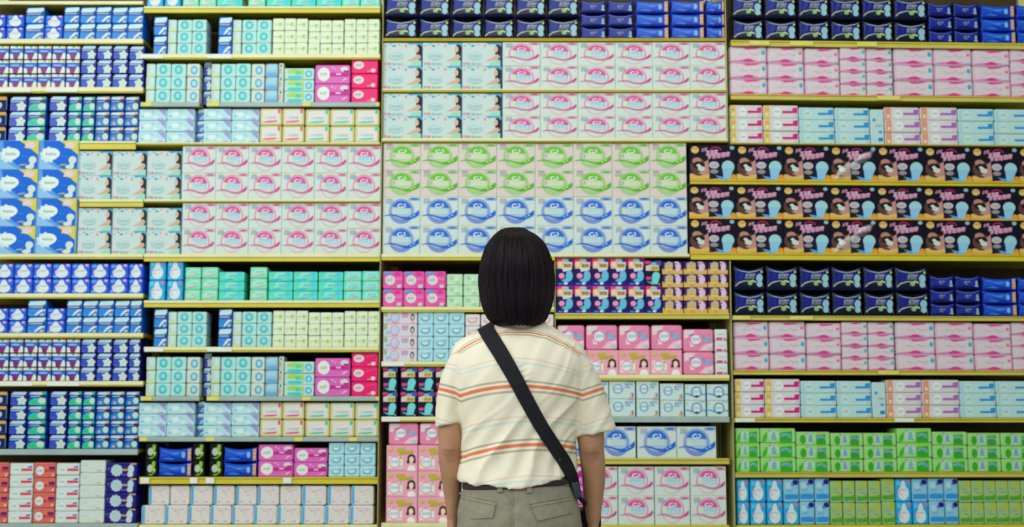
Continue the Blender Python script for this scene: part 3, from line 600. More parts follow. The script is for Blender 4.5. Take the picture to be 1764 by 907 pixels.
design('sofytag', 'pad_packet', 'packet', 'shiny pink packet with blue tag', 37, 31, 0.16, 'soft', 'e858a8', {
    'emblem': flat(ell('dcd8dc', 0.36, 0.5, 0.24, 0.28, 22)), 'lettering': text('7c8c98', 'sofy', 0.36, 0.5, 0.32, 37 / 31, 0.3),
    'print': flat(('38a8e4', [(0.04, 0.8), (0.46, 0.84), (0.46, 0.97), (0.04, 0.94)]), rect('e830a0', 0.6, 0.76, 0.84, 0.94), rect('c8ccd4', 0.7, 0.06, 0.9, 0.24), rect('f08cc4', 0.6, 0.5, 0.96, 0.55))}, side='c83c8c')
design('palegreen', 'tissue_packet', 'packet', 'pale green crinkled packet', 29, 19, 0.13, 'soft', 'c0e4c0', {
    'print': flat(ell('98d8a0', 0.3, 0.7, 0.16, 0.12, 10), ell('a0d8a4', 0.7, 0.24, 0.2, 0.12, 10), ('a0dc88', [(0.6, 0.06), (0.9, 0.14), (0.8, 0.3), (0.62, 0.22)]), ell('d8ecd8', 0.5, 0.5, 0.2, 0.14, 12), glyphs('90c4b4', 0.2, 0.46, 0.5, 0.6, 3, 73))}, side='a8d0a8')
design('longpink', 'pad_packet', 'packet', 'long pink-white packet with small portrait', 62, 22, 0.17, 'carton', 'dcd4e0', {
    'emblem': flat(ring('e898b8', 0.34, 0.5, 0.14, 0.42, 0.03, 0.08), ell('b0d8ec', 0.34, 0.5, 0.1, 0.28), rect('8cc090', 0.02, 0.55, 0.12, 0.95), ell('ec9cb8', 0.34, 0.1, 0.1, 0.08, 10)),
    'artwork': flat(rect('e490ac', 0.54, 0.66, 0.74, 0.86), rect('88b8e0', 0.54, 0.5, 0.72, 0.62), ell('3c3038', 0.86, 0.52, 0.06, 0.28, 14), ell('e0c4b8', 0.86, 0.48, 0.035, 0.18, 10), ('e8b0c4', [(0.8, 0.02), (0.92, 0.02), (0.9, 0.2), (0.82, 0.2)]), ell('90c8e8', 0.14, 0.3, 0.08, 0.14, 10))}, side='d0c0d0')
design('pinksoft', 'pad_packet', 'packet', 'soft pink packet with white swirl', 55, 43, 0.18, 'soft', 'ec88b0', {
    'emblem': flat(('ecd4dc', [(0.03, 0.97), (0.4, 0.97), (0.3, 0.76), (0.12, 0.6), (0.03, 0.6)]), ('f0c8d8', [(0.5, 0.06), (0.97, 0.06), (0.97, 0.4), (0.7, 0.32)]), rect('f0dce4', 0.22, 0.22, 0.36, 0.44), ring('e488b0', 0.42, 0.52, 0.2, 0.26, 0.03, 0.04), ell('e4ecf0', 0.42, 0.54, 0.16, 0.2, 20)),
    'lettering': flat(glyphs('74a8d0', 0.3, 0.5, 0.56, 0.6, 3, 75, 0.1), ring('704088', 0.3, 0.66, 0.12, 0.12, 0.025, 0.03, 60, 170, 8), ell('4cb0e0', 0.66, 0.68, 0.04, 0.08, 10), ell('78c0ec', 0.8, 0.54, 0.11, 0.1, 14), glyphs('80b4e4', 0.7, 0.5, 0.92, 0.6, 3, 76), ell('98ccd0', 0.86, 0.16, 0.07, 0.06, 10))}, side='e8d8dc')
design('stackside', 'pad_packet', 'packet', 'narrow white packet with magenta bars', 22, 20, 0.17, 'soft', 'dce0e0', {
    'print': flat(rect('d8408c', 0.1, 0.03, 0.6, 0.26), rect('d06090', 0.7, 0.03, 0.92, 0.24), rect('b0d0cc', 0.3, 0.5, 0.76, 0.62))}, side='c0b8c4')
design('greenpack', 'pad_packet', 'packet', 'green and white packet', 60, 25, 0.17, 'soft', '98d878', {
    'print': flat(rect('2cac20', 0.55, 0.05, 0.9, 0.96), ('8cd05c', [(0.55, 0.7), (0.9, 0.8), (0.9, 0.96), (0.55, 0.96)]), ('44b828', [(0.04, 0.06), (0.14, 0.08), (0.24, 0.7), (0.16, 0.7), (0.06, 0.4)]), ell('b4d8c0', 0.36, 0.5, 0.17, 0.36, 16), ('78b4b8', [(0.3, 0.2), (0.46, 0.18), (0.42, 0.7), (0.38, 0.8), (0.33, 0.6)]), ell('a09cb0', 0.26, 0.84, 0.04, 0.1, 8), ('b4d0d4', [(0.92, 0.1), (0.97, 0.12), (0.95, 0.5), (0.93, 0.3)])),
    'lettering': flat(('90bcd8', [(0.58, 0.42), (0.72, 0.48), (0.86, 0.34), (0.86, 0.56), (0.74, 0.66), (0.6, 0.62)]), glyphs('5c8cc8', 0.6, 0.46, 0.84, 0.6, 5, 78, 0.2, -0.01))}, side='38a034')
design('greenround', 'pad_packet', 'packet', 'green packet with round leaf', 57, 24, 0.17, 'soft', '9cd880', {
    'print': flat(rect('2ca424', 0.6, 0.05, 0.88, 0.9), ('90cc60', [(0.6, 0.74), (0.88, 0.78), (0.88, 0.96), (0.6, 0.96)]), ell('38ac24', 0.2, 0.42, 0.09, 0.36, 14), ell('b0d4c0', 0.42, 0.46, 0.13, 0.38, 14), ('74a8c0', [(0.36, 0.24), (0.5, 0.22), (0.47, 0.74), (0.42, 0.84), (0.38, 0.6)]), ell('a89cb0', 0.3, 0.88, 0.04, 0.08, 8)),
    'lettering': flat(('8cb4d4', [(0.6, 0.46), (0.74, 0.52), (0.88, 0.4), (0.88, 0.6), (0.74, 0.7), (0.62, 0.66)]), glyphs('5c8cc8', 0.62, 0.5, 0.86, 0.62, 5, 79, 0.2, -0.01))}, side='38a034')
design('bluefog', 'wet_wipe_packet', 'packet', 'upright light blue packet, navy corner', 27, 39, 0.15, 'soft', '88c4e0', {
    'print': flat(rect('2c94dc', 0.06, 0.12, 0.94, 0.32), ('58ace4', [(0.06, 0.32), (0.5, 0.38), (0.94, 0.32)]), ell('181c80', 0.78, 0.86, 0.2, 0.12, 14), ell('4c78c0', 0.6, 0.76, 0.12, 0.06, 10), ell('b0d8e8', 0.3, 0.7, 0.2, 0.14, 12), glyphs('70a8c8', 0.2, 0.46, 0.6, 0.52, 4, 81))}, side='5ca4c8')
design('lime', 'wet_wipe_packet', 'packet', 'upright olive green packet', 22, 38, 0.15, 'soft', '9cc07c', {
    'print': flat(rect('54a428', 0.06, 0.1, 0.94, 0.28), ('68ac34', [(0.06, 0.28), (0.6, 0.3), (0.94, 0.38), (0.94, 0.26)]), ell('b8bc28', 0.74, 0.84, 0.2, 0.12, 12), ell('a8c060', 0.5, 0.7, 0.2, 0.08, 10), ell('30a890', 0.28, 0.1, 0.12, 0.05, 8), rect('7c8c68', 0.4, 0.44, 0.8, 0.48), rect('8c9ca0', 0.2, 0.6, 0.6, 0.64))}, side='4c8038')


# ------------------------------------------------------------------ pack meshes
def outline(shape, w, h):
    """Front outline, counter-clockwise from the bottom-left, in metres around x = 0, z from 0."""
    pts = []
    if shape == 'carton':
        return [(-w / 2, 0), (w / 2, 0), (w / 2, h), (-w / 2, h)]
    if shape == 'soft':
        r = min(w, h) * 0.10
        for cx, cz, a in ((-w / 2 + r, r, 180), (w / 2 - r, r, 270), (w / 2 - r, h - r, 0), (-w / 2 + r, h - r, 90)):
            for k in range(4):
                t = math.radians(a + 30 * k)
                pts.append((cx + r * math.cos(t), cz + r * math.sin(t)))
        return pts
    n = 8                                     # pillow: corners stand out, the long sides sag
    for i in range(n):
        t = i / n
        pts.append((-w / 2 + w * t, 0))
    for i in range(4):
        t = i / 4
        pts.append((w / 2 - 0.03 * w * math.sin(math.pi * t), h * t))
    for i in range(n):
        t = i / n
        pts.append((w / 2 - w * t, h * (1 - 0.17 * math.sin(math.pi * t))))
    for i in range(4):
        t = i / 4
        pts.append((-w / 2 + 0.03 * w * math.sin(math.pi * t), h * (1 - t)))
    return pts


def colour_mesh(me, cols):
    at = me.color_attributes.new('Col', 'FLOAT_COLOR', 'CORNER')
    buf = []
    for p, c in zip(me.polygons, cols):
        buf.extend(c * p.loop_total)
    at.data.foreach_set('color', buf)


def pack_body(d):
    w, h, dp, shape = d['w'], d['h'], d['d'], d['shape']
    o = outline(shape, w, h)
    n = len(o)
    bev = {'carton': 0.0012, 'soft': min(w, h) * 0.07, 'pillow': min(w, h) * 0.16}[shape]
    cx, cz = 0, h / 2

    def inset(k):
        return [(x * (1 - 2 * k / w), cz + (z - cz) * (1 - 2 * k / h)) for x, z in o]
    if shape == 'carton':
        levels = [(dp, 0), (bev, 0), (0, bev)]
    elif shape == 'soft':
        levels = [(dp, bev * 0.5), (dp * 0.9, 0), (bev * 1.1, 0), (bev * 0.45, bev * 0.18), (bev * 0.12, bev * 0.5), (0, bev)]
    else:
        levels = [(dp, bev * 0.3), (dp * 0.85, 0), (bev * 0.8, 0), (bev * 0.5, 0.0), (bev * 0.2, bev * 0.45), (0, bev)]
    vs, fs = [], []
    for y, k in levels:
        vs.extend((x, y, z) for x, z in inset(k))
    L = len(levels)
    for j in range(L - 1):
        for i in range(n):
            a, b_ = j * n + i, j * n + (i + 1) % n
            fs.append((a, b_, b_ + n, a + n))
    fs.append(tuple(range((L - 1) * n, L * n)))
    fs.append(tuple(reversed(range(n))))
    me = mesh_from(d['name'], vs, fs, M_CARTON if shape == 'carton' else M_FILM)
    body, side = lin(d['body']), lin(d['side'] or d['body'])
    cols = []
    for j in range(L - 1):
        cols.extend([side if j == 0 or (shape == 'carton') else body] * n)
    cols += [body, side]
    colour_mesh(me, cols)
    if shape != 'carton':
        me.polygons.foreach_set('use_smooth', [True] * len(me.polygons))
        # keep the caps flat-shaded so the prints lie on a plane
        me.polygons[len(me.polygons) - 2].use_smooth = False
    return me, bev


def pack_print(d, polys, layer, bev):
    w, h = d['w'], d['h']
    k = bev * (0.6 if d['shape'] != 'carton' else 0.2)
    lo_u, lo_v = k / w, k / h
    vs, fs, cols = [], [], []
    for i, (c, pts) in enumerate(polys):
        y = -0.0002 - 0.00012 * (layer + i * 0.25)
        b0 = len(vs)
        area = sum(p[0] * q[1] - q[0] * p[1] for p, q in zip(pts, pts[1:] + pts[:1]))
        if area < 0:
            pts = pts[::-1]
        for u, v in pts:
            u, v = min(max(u, lo_u), 1 - lo_u), min(max(v, lo_v), 1 - lo_v)
            if d['shape'] == 'pillow':         # follow the sagging top edge
                v = min(v, 1 - lo_v - 0.15 * math.sin(math.pi * u) * 1.0) if v > 0.9 else v * (1 - 0.12 * math.sin(math.pi * u) * v)
            vs.append(((u - 0.5) * w, y, v * h))
        fs.append(tuple(range(b0, b0 + len(pts))))
        cols.append(lin(c))
    me = mesh_from('print', vs, fs, M_CARTON if d['shape'] == 'carton' else M_FILM)
    colour_mesh(me, cols)
    return me


PROTO = {}


def proto(key):
    if key not in PROTO:
        d = D[key]
        body, bev = pack_body(d)
        parts, layer = [], 0
        src = d['parts']
        if key in ('padcyan', 'padpink', 'padshort', 'greenpack', 'greenround', 'sofyyellow', 'sofyorange', 'sofyblue', 'sofywhite'):      # small packs: one printed face
            src = {'print': [q for nm in ('emblem', 'print', 'lettering', 'sticker') for q in src.get(nm, [])]}
        for nm, polys in src.items():
            if polys:
                parts.append((nm, pack_print(d, polys, layer, bev)))
                layer += len(polys) * 0.25 + 1
        PROTO[key] = (body, parts)
    return PROTO[key]


PLACED = []
_p1, _p2, _p3 = FLAT.s(655.3, 440), FLAT.s(1257.6, 440), FLAT.s(956, 440)
CLAMP = {'A': (-9, FLAT.s(246.6, 440)), 'B': (-9, _p1 - 0.0018), 'C': (_p1 + 0.0018, _p2 - 0.0018), 'L': (_p1 + 0.0018, _p3 - 0.0018), 'R': (_p3 + 0.0018, _p2 - 0.0018), 'D': (0.014, 9)}


def place(bay, key, x0, x1, ytop, ybot, base_y, row, nrows, col_x, out=0.0):
    plane = BAYS[bay][0]
    body, parts = proto(key)
    d = D[key]
    s0, s1 = plane.s(x0, base_y), plane.s(x1, base_y)
    lo, hi = CLAMP[bay] if key not in ('night', 'girl') else (-9, 9)
    s0, s1 = max(s0, lo), min(s1, hi)
    zb, zt = zat(bay, ybot), zat(bay, ytop)
    soft = d['shape'] != 'carton'
    gap = 0.0016 if soft else 0.0012
    w, h = s1 - s0 - gap, zt - zb - 0.0006
    back = 0.016 - out + R.uniform(-0.003, 0.003) * (1.5 if soft else 0.6)
    pos = plane.at((s0 + s1) / 2, back, zb + 0.0003)
    o = bpy.data.objects.new(d['name'], body)
    COL.objects.link(o)
    o.location = pos
    turn = min(0.012, 0.5 * gap / max(d['d'], 0.05))
    o.rotation_euler = (0, 0, plane.yaw + R.uniform(-turn, turn))
    o.scale = (w / d['w'], 1, h / d['h'])
    for nm, me in parts:
        c = bpy.data.objects.new(nm, me)
        COL.objects.link(c)
        c.parent = o
        if nm in ('lettering', 'print', 'artwork'):
            c['kind'] = 'stuff'
    PLACED.append(dict(o=o, key=key, bay=bay, base=round(zat(bay, base_y), 3), row=row, nrows=nrows, x=col_x, film=(ybot != 376)))


def grid(bay, key, x0, x1, n, rows, ytop, base, out=0.0, edges=None, gap=0.0, base2=None):
    """n columns between x0 and x1 (or explicit edge pairs), rows between ytop and the shelf at base (or base2 on top of other packs)."""
    e = edges or [(x0 + (x1 - x0) * i / n, x0 + (x1 - x0) * (i + 1) / n) for i in range(n)]
    bot = base2 or base
    for a, b_ in e:
        for r in range(rows):
            yb = bot + (ytop - bot) * r / rows
            yt = bot + (ytop - bot) * (r + 1) / rows
            k = key[r % len(key)] if isinstance(key, (list, tuple)) else key
            place(bay, k, a + gap, b_ - gap, yt, yb, base, r, rows, a, out)


def each(*xs):
    return list(zip(xs, xs[1:]))


# ---- leftmost bay
for dy, dx in ((0, 0), (-506, -4)):
    b = 573 + dy
    grid('A', 'whisperblue', 0, 0, 0, 2, 530 + dy, b, edges=[(-22 + dx, 11 + dx), (12 + dx, 43 + dx), (78 + dx, 110 + dx)])
    grid('A', 'padsblue', 0, 0, 0, 2, 516 + dy, b, edges=[(44 + dx, 77 + dx)] + [(111 + dx + 27.6 * i, 111 + dx + 27.6 * (i + 1)) for i in range(5)])
    b = 656 + dy
    grid('A', 'multicol', -37, 135, 7, 3, 583 + dy, b)
    grid('A', 'navywhite', 136, 246, 4, 3, 583 + dy, b)
    b, t, n = (773, 673, 4) if dy == 0 else (243, 164, 3)
    grid('A', 'darkorange', 0, 0, 0, n, t, b, edges=[(-26, 8)])
    grid('A', 'navywhite', 0, 0, 0, n, t, b, edges=[(11, 42), (81, 112)])
    grid('A', 'traygreen', 0, 0, 0, n, t, b, edges=[(43, 76), (113, 137), (138, 160)])
    grid('A', 'trayblue', 161, 236, 3, n, t, b)
grid('A', 'whisperblue', -12, 252, 8, 2, 453, 505)
for t, b in ((242, 341), (341.5, 437)):
    grid('A', 'blueoval', 0, 0, 0, 2, t, 437, edges=[(-9, 60), (61, 129)], out=0.02, base2=b)
for t, b in ((259, 343), (357, 437)):
    grid('A', 'girl', 0, 0, 0, 2, t, b, edges=[(131, 190), (190.5, 250)])
    grid('B', 'girl', 0, 0, 0, 2, t, b, edges=[(250.5, 310)])
    grid('B', 'pink', 0, 0, 0, 2, 250 if b == 343 else 348.5, b, edges=each(311, 369, 426, 483, 540, 597, 655))
grid('A', 'sofyred', 0, 0, 0, 4, 796, 901, edges=[(-30, 10), (53, 91)])
grid('A', 'sofywhite', 0, 0, 0, 5, 797, 901, edges=[(11, 52), (92, 132)])
grid('A', 'plainwhite', 0, 0, 0, 5, 792, 901, edges=[(133, 177)])
grid('A', 'navydisc', 0, 0, 0, 4, 796, 901, edges=[(178, 235)])

# ---- second bay
for b, rmax in ((517, 3), (11, 1)):
    f = 1 if rmax == 3 else 0
    dx = 0 if f else -3
    grid('B', 'whispercyan', 0, 0, 0, 2 if f else 1, b - (70 if f else 35), b, edges=[(254 + dx, 283 + dx), (285 + dx, 313 + dx)])
    grid('B', 'tealpink', 0, 0, 0, 3 if f else 1, b - (58 if f else 19), b, edges=[(316 + dx, 344 + dx), (345 + dx, 374 + dx), (429 + dx, 459 + dx)])
    grid('B', 'tealblue', 0, 0, 0, 3 if f else 1, b - (50 if f else 17), b, edges=[(375 + dx, 419 + dx), (461 + dx, 503 + dx), (504 + dx, 546 + dx), (547 + dx, 590 + dx)])
    grid('B', 'tealorange', 0, 0, 0, 3 if f else 1, b - (51 if f else 17), b, edges=[(591 + dx, 622 + dx), (623 + dx, 654)])
for dy in (0, -504):
    b = 597 + dy
    for x in (0, 112):
        grid('B', 'padsblue', 0, 0, 0, 2, b - 66, b, edges=[(262 + x, 286 + x)])
        grid('B', 'ringside', 0, 0, 0, 3, b - 61, b, edges=[(287 + x, 302 + x)])
        grid('B', 'ring', 303 + x, 354 + x, 2, 3, b - 61, b)
    grid('B', 'leaf', 468, 529, 3, 3, b - 63, b)
    grid('B', 'leaf', 530, 591, 3, 3, b - 60, b)
    grid('B', 'leaf', 592, 653, 3, 3, b - 62, b)
    b = 682 + (-506 if dy else 0)
    for x in (0, 112):
        grid('B', 'ringside', 0, 0, 0, 3, b - 68, b, edges=[(249 + x, 265 + x)])
        grid('B', 'ring', 266 + x, 318 + x, 2, 3, b - 68, b)
        grid('B', 'ringwhite', 0, 0, 0, 3, b - 68, b, edges=[(319 + x, 342 + x)])
    grid('B', 'navywhite', 0, 0, 0, 3, b - 76, b, edges=[(344, 359)], out=-0.05)
    grid('B', 'blueside', 0, 0, 0, 3, b - 68, b, edges=[(455, 477)])
    grid('B', 'whiteside', 0, 0, 0, 3, b - 69, b, edges=[(478, 487)])
    grid('B', 'greencyan', 0, 0, 0, 3, b - 60, b, edges=[(488, 540)])
    grid('B', 'magentadisc', 0, 0, 0, 2, b - 66, b, edges=[(541, 602)])
    grid('B', 'hotpink', 0, 0, 0, 3, b - 76, b, edges=[(604, 650)])
    b = 752 + (-507 if dy else 0)
    for x in (0, 112):
        grid('B', 'lavender', 236 + x, 333 + x, 2, 3, b - 59, b)
    grid('B', 'padsblue', 0, 0, 0, 3, b - 62, b, edges=[(334, 347)], out=-0.04)
    grid('B', 'creampink', 446, 523, 2, 2, b - 60, b)
    grid('B', 'creamteal', 524, 653, 3, 2, b - 59, b)
grid('B', 'blackleaf', 0, 0, 0, 2, 763, 821, edges=[(248, 269), (330, 351), (359, 382)])
grid('B', 'bluefilm', 0, 0, 0, 2, 769, 821, edges=[(270, 329), (383, 442)])
grid('B', 'magentadisc', 0, 0, 0, 2, 765, 821, edges=[(443, 504)])
grid('B', 'magentadisc', 0, 0, 0, 2, 771, 821, edges=[(505, 563)])
grid('B', 'smileblue', 565, 646, 3, 3, 762, 821)
grid('B', 'whitestrip', 0, 0, 0, 1, 870, 903, edges=each(241, 282, 322, 360, 397, 435, 476, 517, 558, 601, 643))
grid('B', 'whitestrip', 0, 0, 0, 1, 836, 903, edges=[(252, 289), (325, 364), (365, 402), (403, 440), (441, 479), (518, 561), (562, 602), (603, 643)], base2=870)
grid('B', 'whiteplain', 0, 0, 0, 1, 836, 903, edges=[(290, 324), (480, 517)], base2=870)

# ---- middle bay, full-width shelves
grid('C', 'navy', 0, 0, 0, 2, -11, 66, edges=each(659, 720, 776, 832, 887, 942, 999))
grid('C', 'navysmall', 0, 0, 0, 3, -2, 66, edges=[(1000, 1046), (1047, 1093)])
grid('C', 'bluefilm', 0, 0, 0, 3, -2, 66, edges=[(1095, 1154), (1156, 1215), (1217, 1256)])
for t, b in ((71, 153), (158.5, 238)):
    grid('C', 'girl', 659, 864, 3, 2, t + 1, b)
    grid('C', 'pink', 0, 0, 0, 2, t, b, edges=each(865.5, 931, 996, 1060.5, 1125, 1190, 1255.5))
g8 = each(658, 723, 789, 855.5, 922, 988.5, 1056, 1121.5, 1185.5)
grid('C', 'blue', 0, 0, 0, 2, 338, 437, edges=g8)
grid('C', 'green', 0, 0, 0, 2, 245.5, 437, edges=g8, base2=338)
# ---- middle bay, left column
grid('L', 'sofytag', 0, 0, 0, 2, 466, 528, edges=each(658, 694, 731, 768))
grid('L', 'palegreen', 0, 0, 0, 3, 471, 528, edges=[(769, 797), (798, 826), (827, 855)] + [(856 + 24.6 * i, 856 + 24.6 * (i + 1)) for i in range(4)])
grid('L', 'longpink', 0, 0, 0, 4, 535, 622, edges=[(659, 718)])
grid('L', 'smileblue', 719, 800, 3, 4, 536, 622)
grid('L', 'smilepink', 0, 0, 0, 4, 540, 622, edges=[(801, 827), (828, 855)] + [(856 + 24.6 * i, 856 + 24.6 * (i + 1)) for i in range(4)])
grid('L', 'tallteal', 0, 0, 0, 2, 632, 717, edges=[(658, 684), (689, 718), (719, 748)] + [(749 + 29.2 * i, 749 + 29.2 * (i + 1)) for i in range(7)])
grid('L', 'pinkgirl', 0, 0, 0, 3, 766, 900, edges=[(664, 718.5), (719, 774), (774.5, 829), (829.5, 884), (884.5, 939)])
grid('L', 'pinksoft', 0, 0, 0, 1, 728, 900, edges=[(667, 719), (721, 773), (775, 828), (830, 883), (885, 938)], base2=766)
# ---- middle bay, right column
tp = each(958, 989, 1020, 1051, 1082, 1112)
grid('R', 'tallpurple', 0, 0, 0, 2, 443.6, 539, edges=tp)
grid('R', 'tallpurple', 0, 0, 0, 1, 491.3, 539, edges=[(1112.5, 1141)])
grid('R', 'tallteal', 0, 0, 0, 1, 448, 539, edges=[(1112.5, 1141)], base2=491.3)
grid('R', 'goldpink', 0, 0, 0, 4, 449, 539, edges=[(1142, 1178), (1179, 1220), (1221, 1256)])
grid('R', 'pinkgirl', 0, 0, 0, 1, 602, 645, edges=each(960, 1012, 1066, 1121, 1176))
grid('R', 'pinksoft', 0, 0, 0, 1, 559, 645, edges=[(960, 1008), (1010, 1065), (1067, 1121), (1123, 1177)], base2=602)
grid('R', 'pinksoft', 0, 0, 0, 2, 566, 645, edges=[(1178, 1231)])
grid('R', 'stackside', 0, 0, 0, 4, 566, 645, edges=[(1233, 1255)])
grid('R', 'moon', 0, 0, 0, 2, 655.5, 717, edges=[(959, 1004), (1005, 1049), (1050, 1095), (1097, 1136)])
grid('R', 'moon', 0, 0, 0, 2, 660, 717, edges=[(1138, 1179)])
grid('R', 'moonblue', 0, 0, 0, 2, 661, 717, edges=[(1181, 1217), (1219, 1256)])
grid('R', 'blue', 0, 0, 0, 1, 734, 789, edges=[(961, 1028), (1030, 1096), (1098.5, 1166.5), (1167, 1235)])
grid('R', 'pink', 0, 0, 0, 2, 803, 904, edges=[(1008, 1065), (1066, 1128), (1129, 1190), (1191, 1253)])
grid('R', 'magentadisc', 0, 0, 0, 3, 800, 904, edges=[(962, 1006)])

# ---- rightmost bay
for dy, dx, t in ((0, 3, 455), (-474, 0, -11)):
    b = 543 + dy
    f = 88 if dy == 0 else 80
    e0 = 1260 if dy == 0 else 1262
    grid('D', 'navy', 0, 0, 0, 2, b - f, b, edges=[(e0 + dx, 1318 + dx)] + each(1318 + dx, 1376 + dx, 1432 + dx, 1487 + dx, 1542 + dx, 1601 + dx))
    grid('D', 'navysmall', 0, 0, 0, 3, b - 72, b, edges=[(1602 + dx, 1645 + dx), (1646 + dx, 1690 + dx)])
    grid('D', 'bluefilm', 0, 0, 0, 3, b - 69, b, edges=[(1693 + dx, 1753 + dx), (1754 + dx, 1815 + dx)])
    b = 637 if dy == 0 else 162
    dx = dx - 1
    grid('D', ('padcyan', 'padcyan', 'padcyan'), 0, 0, 0, 3, b - 84, b, edges=[(1260 + dx, 1325 + dx), (1545 + dx, 1613 + dx)])
    grid('D', ('padcyan', 'padcyan', 'padpink'), 0, 0, 0, 3, b - 84, b, edges=[(1326 + dx, 1389 + dx), (1614 + dx, 1680 + dx)])
    grid('D', 'padpink', 0, 0, 0, 3, b - 82, b, edges=[(1390 + dx, 1450 + dx), (1681 + dx, 1745 + dx)])
    grid('D', 'padshort', 0, 0, 0, 4, b - 84, b, edges=[(1451 + dx, 1496 + dx), (1497 + dx, 1542 + dx), (1746 + dx, 1795 + dx)])
    b = 719 if dy == 0 else 246
    grid('D', 'sofyyellow', 0, 0, 0, 3, b - 67, b, edges=[(1259 + dx, 1317 + dx), (1318 + dx, 1379 + dx)])
    grid('D', 'sofyblue', 0, 0, 0, 3, b - 64, b, edges=[(1380 + dx, 1441 + dx), (1442 + dx, 1502 + dx), (1655 + dx, 1717 + dx), (1718 + dx, 1780 + dx)])
    grid('D', 'narrow', 0, 0, 0, 1, b - 62, b, edges=[(1503 + dx, 1527 + dx)])
    grid('D', 'sofyorange', 0, 0, 0, 3, b - 66, b, edges=[(1528 + dx, 1589 + dx), (1590 + dx, 1654 + dx)])
nb = [(1189 + 81.4 * i, 1189 + 81.4 * (i + 1)) for i in range(8)]
grid('D', 'night', 0, 0, 0, 1, 248.5, 311, edges=nb)
grid('D', 'night', 0, 0, 0, 1, 376, 437, edges=nb)
grid('D', 'night', 0, 0, 0, 1, 319, 437, edges=nb, base2=376)
for e_ in ((1260, 1311), (1312, 1373), (1549, 1609)):
    grid('D', 'greenpack', 0, 0, 0, 3, 737, 813, edges=[e_])
grid('D', ('greenpack', 'greenround', 'greenround'), 0, 0, 0, 3, 743, 813, edges=[(1374, 1433), (1610, 1670)])
grid('D', 'greenround', 0, 0, 0, 3, 745, 813, edges=[(1434, 1490), (1491, 1548), (1671, 1728), (1729, 1788)])
grid('D', 'whispercyan', 0, 0, 0, 2, 825, 904, edges=[(1266, 1293), (1294.5, 1322), (1323, 1351), (1546, 1574)])
grid('D', ('whispercyan', 'bluefog'), 0, 0, 0, 2, 825, 904, edges=[(1352, 1379), (1575, 1602)])
grid('D', 'bluefog', 0, 0, 0, 2, 824, 904, edges=[(1380, 1406), (1407, 1432), (1603, 1630), (1631, 1655)])
grid('D', 'lime', 0, 0, 0, 2, 828, 904, edges=[(1433, 1454), (1455, 1476), (1477, 1498), (1499, 1521)] + [(1656 + 21.6 * i, 1656 + 21.6 * (i + 1)) for i in range(6)])
grid('D', 'lime', 0, 0, 0, 2, 825, 904, edges=[(1522, 1545)])

# clear film ridge added to two black cartons to make a diagonal glare
m, nt, b = principled('clear_glare_film', None, 0.2, 0.5)
g_ = nt.nodes.new('ShaderNodeBsdfGlossy')
g_.inputs['Roughness'].default_value = 0.36
t_ = nt.nodes.new('ShaderNodeBsdfTransparent')
mx = nt.nodes.new('ShaderNodeMixShader')
mx.inputs[0].default_value = 0.22
nt.links.new(t_.outputs[0], mx.inputs[1])
nt.links.new(g_.outputs[0], mx.inputs[2])
nt.links.new(mx.outputs[0], nt.nodes['Material Output'].inputs['Surface'])
M_CLEAR = m
d_ = D['night']
vs, fs, k = [], [], 0
NA, NB = 12, 8
for i in range(NA + 1):
    t = i / NA
    cu, cv = 0.10 + 0.86 * t, 0.08 + 0.84 * t
    wid = 0.22 * math.sin(math.pi * min(1, 0.12 + 0.86 * t)) * (0.8 + 0.3 * math.sin(9 * t))
    for j in range(NB + 1):
        a = -1 + 2 * j / NB
        u, v = cu - a * wid * 0.5, cv + a * wid * 0.62
        vs.append(((u - 0.5) * d_['w'], -0.0035 - 0.007 * (1 - a * a) * (0.7 + 0.3 * math.sin(7 * t + 1)), v * d_['h']))
for i in range(NA):
    for j in range(NB):
        a = i * (NB + 1) + j
        fs.append((a, a + NB + 1, a + NB + 2, a + 1))
glare_me = mesh_from('glare_film', vs, fs, M_CLEAR, True)
for p in PLACED:
    if p['key'] == 'night' and abs(p['x'] - nb[3][0]) < 1 and p['film']:
        link('glare_film', glare_me, p['o'])['label'] = 'clear film ridge added to make a diagonal glare'

# ---- a label for each pack: what it looks like, its place in its run, its shelf
ORD = ['first', 'second', 'third', 'fourth', 'fifth', 'sixth', 'seventh', 'eighth', 'ninth', 'tenth', 'eleventh', 'twelfth']
ROWS = {1: [''], 2: ['bottom row', 'top row'], 3: ['bottom row', 'middle row', 'top row'], 4: ['bottom row', 'second row up', 'third row up', 'top row'], 5: ['bottom row', 'second row up', 'middle row', 'fourth row up', 'top row']}
levels, runs = {}, {}
for p in PLACED:
    levels.setdefault(p['bay'], set()).add(p['base'])
    runs.setdefault((p['bay'], p['base'], p['key']), []).append(p)
levels = {k: sorted(v, reverse=True) for k, v in levels.items()}
for (bay, base, key), ps in runs.items():
    where_shelf = f'{ORD[levels[bay].index(base)]} shelf'
    bay_phrase = BAYS[bay][1]
    ps.sort(key=lambda p: p['o'].location.z)
    tiers = []
    for p in ps:
        if tiers and p['o'].location.z - tiers[-1][0]['o'].location.z < 0.025:
            tiers[-1].append(p)
        else:
            tiers.append([p])
    names = ROWS[len(tiers)]
    for t, tier in enumerate(tiers):
        tier.sort(key=lambda p: p['x'])
        for i, p in enumerate(tier):
            bits = ([ORD[i] + ' from left'] if len(tier) > 1 else []) + ([names[t]] if names[t] else [])
            tag(p['o'], D[key]['phrase'] + ', ' + (' '.join(bits) + ', ' if bits else '') + f'{where_shelf}, {bay_phrase}', D[key]['cat'],
                f"{D[key]['phrase']} on the {where_shelf} of the {bay_phrase}")

# ------------------------------------------------------------------ the man
from mathutils import noise as mnoise


